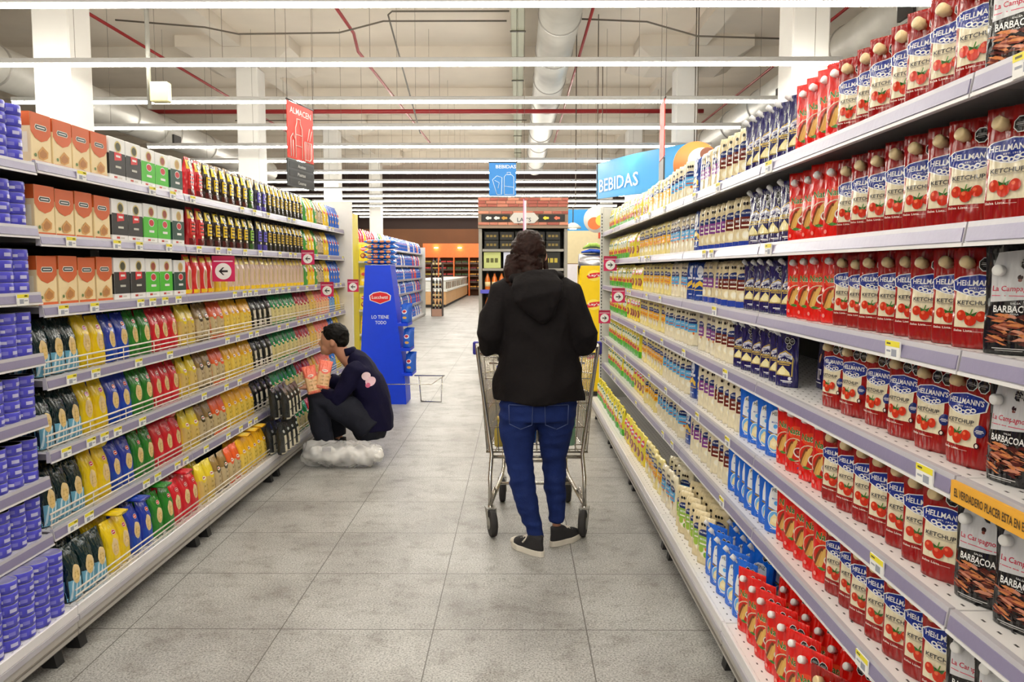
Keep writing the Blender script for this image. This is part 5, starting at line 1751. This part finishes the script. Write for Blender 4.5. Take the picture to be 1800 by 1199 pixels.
for s, A in arms.items():
    mb.tube([m_(*p) for p in A], [.050, .042, .036, .030, .023], skin, 12)
    wx, wy, wz = A[-1]
    mb.tube([m_(wx + .005, wy, wz), m_(wx - .03, wy, wz + .002), m_(wx - .06, wy, wz)], [(.022, .015), (.038, .016), (.036, .013)], skin, 12, ref=(0, 0, 1) if s > 0 else (0, 1, 0))
    for k in range(4):
        off = -.030 + .020 * k
        P = (lambda a, b, c: m_(wx + a, wy + (off if s < 0 else b), wz + (c if s < 0 else off)))
        q2 = [(-.055, 0, 0), (-.085, 0, -.004 * k), (-.10, -.014, -.018), (-.095, -.028, -.034)]
        mb.tube([P(*p) for p in q2], [.0095, .009, .0085, .0075], skin, 8)
    mb.tube([m_(wx - .02, wy - s * .02, wz + .01), m_(wx - .045, wy - s * .04, wz + .02), m_(wx - .065, wy - s * .04, wz + .018)], [.012, .011, .009], skin, 8)
legs = {-1: [(-1.10, 6.15, .22), (-1.25, 6.11, .36), (-1.50, 6.08, .44), (-1.47, 6.09, .28), (-1.415, 6.10, .08)], 1: [(-1.10, 6.36, .22), (-1.24, 6.42, .36), (-1.47, 6.46, .42), (-1.44, 6.45, .26), (-1.40, 6.44, .08)]}
for s, A in legs.items():
    mb.tube([m_(*p) for p in A], [.085, .075, .052, .045, .032], skin, 14)
fuse(mb, 'body', M, .007, 4)
mb = MB()
mb.tube([m_(-1.12, MY, .13), m_(-1.12, MY, .20), m_(-1.12, MY, .34)], [(.15, .10), (.19, .135), (.17, .12)], trs_m, 22, ref=(0, 1, 0))
for s, A in legs.items():
    A2 = [A[0], ((A[0][0] + A[1][0]) / 2, A[0][1], .30), A[1], ((A[1][0] + A[2][0]) / 2, A[1][1], .42), A[2], (A[3][0], A[3][1], A[3][2] + .04), (A[3][0] + .015, A[3][1], A[3][2] - .06), (A[4][0], A[4][1], .10)]
    mb.tube([m_(*p) for p in A2], [.115, .122, .112, .10, .074, .080, .076, .062], trs_m, 20)
fuse(mb, 'trousers', M, .008, 6, folds=.010, fscale=7, seed=3)
mb = MB()
mb.tube([m_(-1.085, MY, .205), m_(-1.085, MY, .30), m_(-1.10, MY, .42), m_(-1.13, MY, .54), m_(-1.17, MY, .65), m_(-1.215, MY, .72), m_(-1.27, 6.24, .765)], [(.185, .145), (.185, .142), (.18, .136), (.195, .126), (.185, .102), (.11, .085), (.07, .066)], navy_m, 26, ref=(0, 1, 0))
for s, A in arms.items():
    mb.tube([m_(A[0][0] + .01, A[0][1] - s * -.0 + (.03 if s < 0 else -.03), A[0][2] + .005), m_(*A[0]), m_(*A[1]), m_(*A[2]), m_((A[2][0] + A[3][0]) / 2, (A[2][1] + A[3][1]) / 2, (A[2][2] + A[3][2]) / 2), m_(*A[3])], [.075, .078, .070, .066, .060, .050], navy_m, 16)
jm = fuse(mb, 'jacket', M, .008, 6, folds=.010, fscale=6, seed=7)
mb = MB()
mb.tube([m_(-1.285, 6.17, .79), m_(-1.24, 6.20, .80), m_(-1.235, 6.25, .80), m_(-1.25, 6.30, .795), m_(-1.30, 6.31, .775)], [(.02, .03)] * 5, navy_m, 10)
mb.build('collar', jm)
from mathutils.bvhtree import BVHTree
me_ = jm.data
tree = BVHTree.FromPolygons([v.co.copy() for v in me_.vertices], [tuple(p.vertices) for p in me_.polygons])
mb = MB()
for (cx_, cz_, r_, c_) in ((.165, .585, .034, (226, 190, 205)), (.135, .625, .030, (232, 205, 215)), (.150, .560, .018, (200, 90, 130))):
    vs, fs = [], []
    for j_ in range(5):
        for k in range(16):
            x, z = cx_ + r_ * j_ / 4 * math.cos(k * pi / 8), cz_ + r_ * j_ / 4 * math.sin(k * pi / 8)
            hit = tree.ray_cast(Vector((x - .09, -1.0, z)), Vector((0, 1, 0)))
            p = hit[0] if hit[0] is not None else Vector((x - .09, -.1, z))
            vs.append((p.x, p.y - .003, p.z))
    fs = [(a * 16 + k, a * 16 + (k + 1) % 16, a * 16 + 16 + (k + 1) % 16, a * 16 + 16 + k) for a in range(4) for k in range(16)]
    mb.add(vs, fs, card(c_), True)
mb.build('back_print', jm)
hair2 = mat((9, 7, 7), rough=.6, var=.5, vs=50, bump=.3, bs=120, spec=.2)
mb = MB()
mb.ball(m_(hx + .022, hy, hz + .045), (.100, .090, .088), hair2, 20, 12)
mb.ball(m_(hx + .055, hy, hz + .01), (.066, .080, .070), hair2, 16, 10)
q = random.Random(9)
for k in range(46):
    a_, b_ = q.uniform(-pi, pi), q.uniform(.1, 1.3)
    dx, dy, dz = math.cos(a_) * math.cos(b_), math.sin(a_) * math.cos(b_), math.sin(b_)
    c0 = (hx + .02 + dx * .09, hy + dy * .082, hz + .045 + dz * .080)
    mb.tube([m_(*c0), m_(c0[0] + dx * .012 - .006, c0[1] + dy * .012, c0[2] + dz * .014)], [.013, .004], hair2, 6)
fuse(mb, 'hair', M, .0055, 1, folds=.004, fscale=30, seed=5)
for yy, xx in ((6.10, -1.40), (6.44, -1.385)):
    sn = sneaker(M, xx - MX, yy - MY, math.radians(90))
peach_m = film((246, 112, 92))
for k, (x, y, z, rr) in enumerate(((-1.475, 5.99, .60, .1), (-1.425, 6.0, .635, -.25))):
    o = bpy.data.objects.new('pasta_bag', KINDS['peach']['meshes'][k])
    COL.objects.link(o)
    o.location = (x, y, z - .09)
    o.rotation_euler = (-.1, .2 * (1 if k else -1), .3)
    tag(o, 'coral pink pasta bag held by the squatting person, ' + ['nearer the shelf', 'against the sleeve'][k], 'bag', 'coral bags in hand')

# clear sack of packs on the floor
S = thing('plastic_sack', 'clear plastic sack of white packs lying on the floor before the squatting person', 'sack', (-1.27, 5.86, 0))
q = random.Random(6)
mb = MB()
whm = mat((246, 245, 244), rough=.4, var=.1, bump=.3, bs=20)
for k in range(10):
    x = -.18 + .050 * k
    mb.ball((x, q.uniform(-.04, .04), .075 + q.uniform(-.02, .035)), (q.uniform(.035, .055), q.uniform(.06, .10), q.uniform(.045, .066)), whm, 12, 8)
fuse(mb, 'white_packs', S, .009, 3, folds=.012, fscale=16)
mb = MB()
mb.tube([(-.27, 0, .10), (-.22, 0, .095), (-.10, 0, .092), (.08, 0, .093), (.22, 0, .09), (.265, 0, .085), (.275, 0, .06)], [(.03, .06), (.09, .09), (.125, .090), (.125, .088), (.11, .086), (.075, .06), (.02, .03)], mat((238, 238, 240), rough=.10, alpha=.34, bump=.61, bs=25), 26, ref=(0, 1, 0))
fuse(mb, 'clear_film', S, .010, 2, folds=.020, fscale=12, seed=3)
MB().box((-.10, -.115, .135), (-.04, -.105, .165), card((200, 200, 206))).build('paper_slip', S)

# ---------------------------------------------------------------- shopping trolley
T = thing('shopping_trolley', 'chrome wire shopping trolley with violet handle pushed by the person in the black jacket', 'trolley', (.105, 4.32, 0))
chr_ = metal((196, 192, 184), .25)
BZ0, BZ1 = .42, .96
rw0, rw1, fw0, fw1 = .272, .312, .21, .235      # half widths, rear bottom / rear top / front bottom / front top
yr0, yr1, yf0, yf1 = .14, .10, .80, .93


def pt(u, v, f):
    """u -1..1 across, v 0..1 up, f 0..1 rear to front"""
    wr, wf = rw0 + (rw1 - rw0) * v, fw0 + (fw1 - fw0) * v
    yr, yf = yr0 + (yr1 - yr0) * v, yf0 + (yf1 - yf0) * v
    zt = BZ1 - .10 * f
    return (u * (wr + (wf - wr) * f), yr + (yf - yr) * f, BZ0 + .02 * f + (zt - BZ0 - .02 * f) * v)


mb = MB()
for v, rr in ((0, .006), (1, .0065)):
    mb.tube([pt(-1, v, 0), pt(1, v, 0), pt(1, v, 1), pt(-1, v, 1), pt(-1, v, 0)], rr, chr_, 8)
mb.build('basket_rim', T)
for nm, wires in (('side_wires', [[pt(-1, 0, f), pt(-1, 1, f)] for f in [k / 16 for k in range(17)]] + [[pt(-1, v, 0), pt(-1, v, 1)] for v in (.2, .4, .6, .8)]),
                  ('side_wires', [[pt(1, 0, f), pt(1, 1, f)] for f in [k / 16 for k in range(17)]] + [[pt(1, v, 0), pt(1, v, 1)] for v in (.2, .4, .6, .8)]),
                  ('end_wires', [[pt(u, 0, 1), pt(u, 1, 1)] for u in [-1 + k / 6 for k in range(13)]] + [[pt(-1, v, 1), pt(1, v, 1)] for v in (.2, .4, .6, .8)]),
                  ('floor_wires', [[pt(u, 0, 0), pt(u, 0, 1)] for u in [-1 + k / 6 for k in range(13)]] + [[pt(-1, 0, f), pt(1, 0, f)] for f in (.25, .5, .75)]),
                  ('rear_gate', [[pt(u, 0, .02), pt(u, .97, .02)] for u in [-.92 + k * .1533 for k in range(13)]] + [[pt(-.94, v, .02), pt(.94, v, .02)] for v in (.02, .25, .5, .75, .97)])):
    mb = MB()
    for p in wires:
        mb.tube(p, .003, chr_, 5)
    mb.build(nm, T)
mb = MB()
for s in (-1, 1):
    mb.tube([(s * .25, .02, .16), (s * .252, .06, .30), (s * .245, .13, .41), (s * .312, .09, .93), (s * .318, .04, 1.0), (s * .318, .06, 1.012)], .011, chr_, 10)
    mb.tube([(s * .25, .02, .16), (s * .20, .60, .17), (s * .19, .72, .20), (s * .185, .70, .42)], .011, chr_, 10)
    mb.tube([(s * .25, .02, .165), (s * .235, .15, .22), (s * .225, .28, .17)], .006, chr_, 8)
mb.tube([(-.245, .13, .395), (.245, .13, .395)], .010, chr_, 8)
mb.tube([(-.21, .45, .165), (.21, .45, .165)], .009, chr_, 8)
mb.tube([(-.185, .71, .24), (.185, .71, .24)], .012, chr_, 8)
mb.build('chassis', T)
mb = MB()
vio = mat((44, 40, 150), rough=.35)
mb.tube([(-.325, .115, 1.005), (.325, .115, 1.005)], .0145, vio, 12)
for s in (-1, 1):
    mb.box((s * .328 - .016, .095, .955), (s * .328 + .016, .14, 1.025), vio, .006)
mb.build('handle', T)
mb = MB()
mb.box((-.22, .20, .845), (.22, .205, .885), mat((60, 60, 190), rough=.4), .002)
mb.tube([(-.26, .19, .90), (.26, .19, .90)], .006, chr_, 6)
mb.tube([(-.24, .21, .84), (.24, .21, .84)], .004, foot_m, 6)
mb.build('child_seat', T)
rub, hubm = mat((44, 42, 42), rough=.7, var=.15), paint((150, 148, 140))
for k, (x, y, a) in enumerate(((-.25, .03, .25), (.25, .03, -.22), (-.20, .70, .06), (.20, .70, 0))):
    c = bpy.data.objects.new('caster', None)
    mb = MB()
    ca, sa = math.cos(a), math.sin(a)
    mb.tube([(0, 0, .10), (0, 0, .165)], .013, chr_, 10)
    for s in (-1, 1):
        mb.prism([(-.022, .145), (.030, .145), (.062, .066), (.038, .058)], s * .024 - .0018, s * .024 + .0018, hubm, 'x')
    mb.box((-.026, -.03, .142), (.026, .035, .147), hubm)
    fk = mb.build('caster_fork', T, (x, y, 0))
    fk.rotation_euler = (0, 0, pi + a)
    mb = MB()
    P_l = [(-.019, .0), (-.019, .055), (-.015, .068), (-.006, .071), (.006, .071), (.015, .068), (.019, .055), (.019, 0)]
    vs = []
    n_ = 28
    for (xx, rr) in P_l:
        for q_ in range(n_):
            vs.append((xx, .048 + rr * math.cos(2 * pi * q_ / n_), .072 + rr * math.sin(2 * pi * q_ / n_)))
    mb.add(vs, [(i * n_ + q_, i * n_ + (q_ + 1) % n_, (i + 1) * n_ + (q_ + 1) % n_, (i + 1) * n_ + q_) for i in range(len(P_l) - 1) for q_ in range(n_)], rub, False)
    for s in (-1, 1):
        mb.tube([(s * .0191, .048, .072), (s * .0215, .048, .072)], .032, hubm, 18)
    mb.build('wheel', fk)

tx, ty = .105, 4.32


def inb(mbx, name, label, cat, x, y, z=BZ0 + .012, rot=(0, 0, 0)):
    o = mbx.build(name, None, (tx + x, ty + y, z))
    o.rotation_euler = rot
    return tag(o, label, cat)


m1 = MB()
m1.lathe([(.058, 0), (.068, .01), (.07, .10), (.05, .125)], mat((200, 190, 160), rough=.15, bump=.4, bs=60), 22)
m1.lathe([(.071, .03), (.071, .08)], card((90, 84, 60)), 22)
m1.lathe([(.052, .125), (.052, .145), (.02, .145)], mat((220, 180, 60), rough=.3), 22)
inb(m1, 'food_jar', 'wide glass jar with yellow lid standing inside the trolley', 'jar', -.115, .31)
m1 = MB()
m1.lathe([(.024, 0), (.027, .01), (.027, .09), (.014, .12), (.014, .15)], mat((214, 190, 90), rough=.2), 16)
m1.lathe([(.017, .145), (.017, .165), (.01, .165)], card((240, 215, 120)), 14)
inb(m1, 'oil_bottle', 'small yellow bottle in the trolley corner', 'bottle', -.207, .235)
m1 = MB()
m1.box((-.055, -.03, .15), (.055, .03, .175), mat((215, 70, 70), rough=.4), .006)
m1.box((-.05, -.027, 0), (.05, .027, .15), mat((190, 180, 150), rough=.4), .006)
inb(m1, 'food_box', 'box with red lid standing in the trolley behind the jar', 'box', -.145, .48, BZ0 + .03)
m1 = MB()
m1.tube([(0, 0, 0), (0, 0, .10), (.01, 0, .20), (.012, 0, .23)], [(.035, .03), (.045, .035), (.03, .02), (.012, .01)], mat((24, 22, 30), rough=.3), 14)
inb(m1, 'coffee_bag', 'black bag with pointed top in the trolley near the left knee', 'bag', .045, .36)
m1 = MB()
m1.tube([(0, 0, 0), (0, 0, .10), (-.004, 0, .16), (-.004, 0, .20)], [(.018, .02), (.022, .022), (.014, .014), (.010, .010)], mat((30, 110, 220), rough=.3), 14)
m1.tube([(-.004, 0, .2), (-.004, 0, .235)], .013, card((235, 205, 50)), 10)
inb(m1, 'detergent_bottle', 'slim blue bottle with yellow cap in the trolley', 'bottle', -.018, .34)
m1 = MB()
m1.lathe([(.040, 0), (.044, .012), (.044, .19), (.030, .25), (.014, .29)], mat((120, 190, 160), rough=.12, coat=.3, alpha=.75), 18)
m1.lathe([(.018, .285), (.018, .32), (.01, .32)], card((225, 190, 90)), 12)
inb(m1, 'soda_bottle', 'tall pale green bottle in the right side of the trolley', 'bottle', .175, .28)
m1 = MB()
m1.tube([(0, 0, 0), (0, 0, .06), (0, 0, .13)], [(.02, .02), (.035, .03), (.015, .012)], mat((20, 20, 24), rough=.35), 12)
inb(m1, 'coffee_bag', 'small black pouch in the trolley beside the green bottle', 'bag', .105, .26)
# ---------------------------------------------------------------- labels that single out each pack
cnt = {}
SIDE = {True: 'sauce shelving', False: 'pasta shelving'}
PLACED.sort(key=lambda p: p[3])
for o, words, shelf, y in PLACED:
    side = o.location.x > 0
    k = (words, shelf, side)
    cnt[k] = cnt.get(k, 0) + 1
    base = words + ', ' + shelf
    lb = '%s, %s from camera' % (base, ORD[cnt[k] - 1])
    if len(lb.replace(',', '').split()) > 16:
        lb = lb.replace(' with window', '').replace(' standing behind front row', ' behind first row')
    o['label'] = lb
    o['group'] = o['group'] if o['group'] else words
for (o, words, k, y) in FAR:
    kk = ('far', words, k)
    cnt[kk] = cnt.get(kk, 0) + 1
    o['label'] = '%s on the far gondola, %s, %s going back' % (words, SHN[k] if k < 5 else 'bottom deck', ORD[cnt[kk] - 1])

# ---------------------------------------------------------------- world, camera, output look
w = bpy.data.worlds.new('world')
SC.world = w
w.use_nodes = True
w.node_tree.nodes['Background'].inputs[0].default_value = (.9, .93, 1, 1)
w.node_tree.nodes['Background'].inputs[1].default_value = .05
cam = bpy.data.cameras.new('camera')
cam.sensor_width = 36
cam.lens = 36 * F / 1800
co = bpy.data.objects.new('camera', cam)
COL.objects.link(co)
co.location = (0, 0, CAMH)
co.rotation_euler = (pi / 2 - PITCH, 0, math.atan(10 / F))
cam.clip_start = .05
cam.clip_end = 200
SC.camera = co
SC.view_settings.view_transform = 'Standard'
SC.view_settings.look = 'None'
SC.view_settings.exposure = EXPO
SC.view_settings.gamma = 1
SC.view_settings.use_curve_mapping = False
SC.cycles.max_bounces = 7
SC.cycles.diffuse_bounces = 4
SC.cycles.glossy_bounces = 3
SC.cycles.transparent_max_bounces = 8
SC.cycles.caustics_reflective = False
SC.cycles.caustics_refractive = False
SC.cycles.sample_clamp_indirect = 6
SC.cycles.use_denoising = True
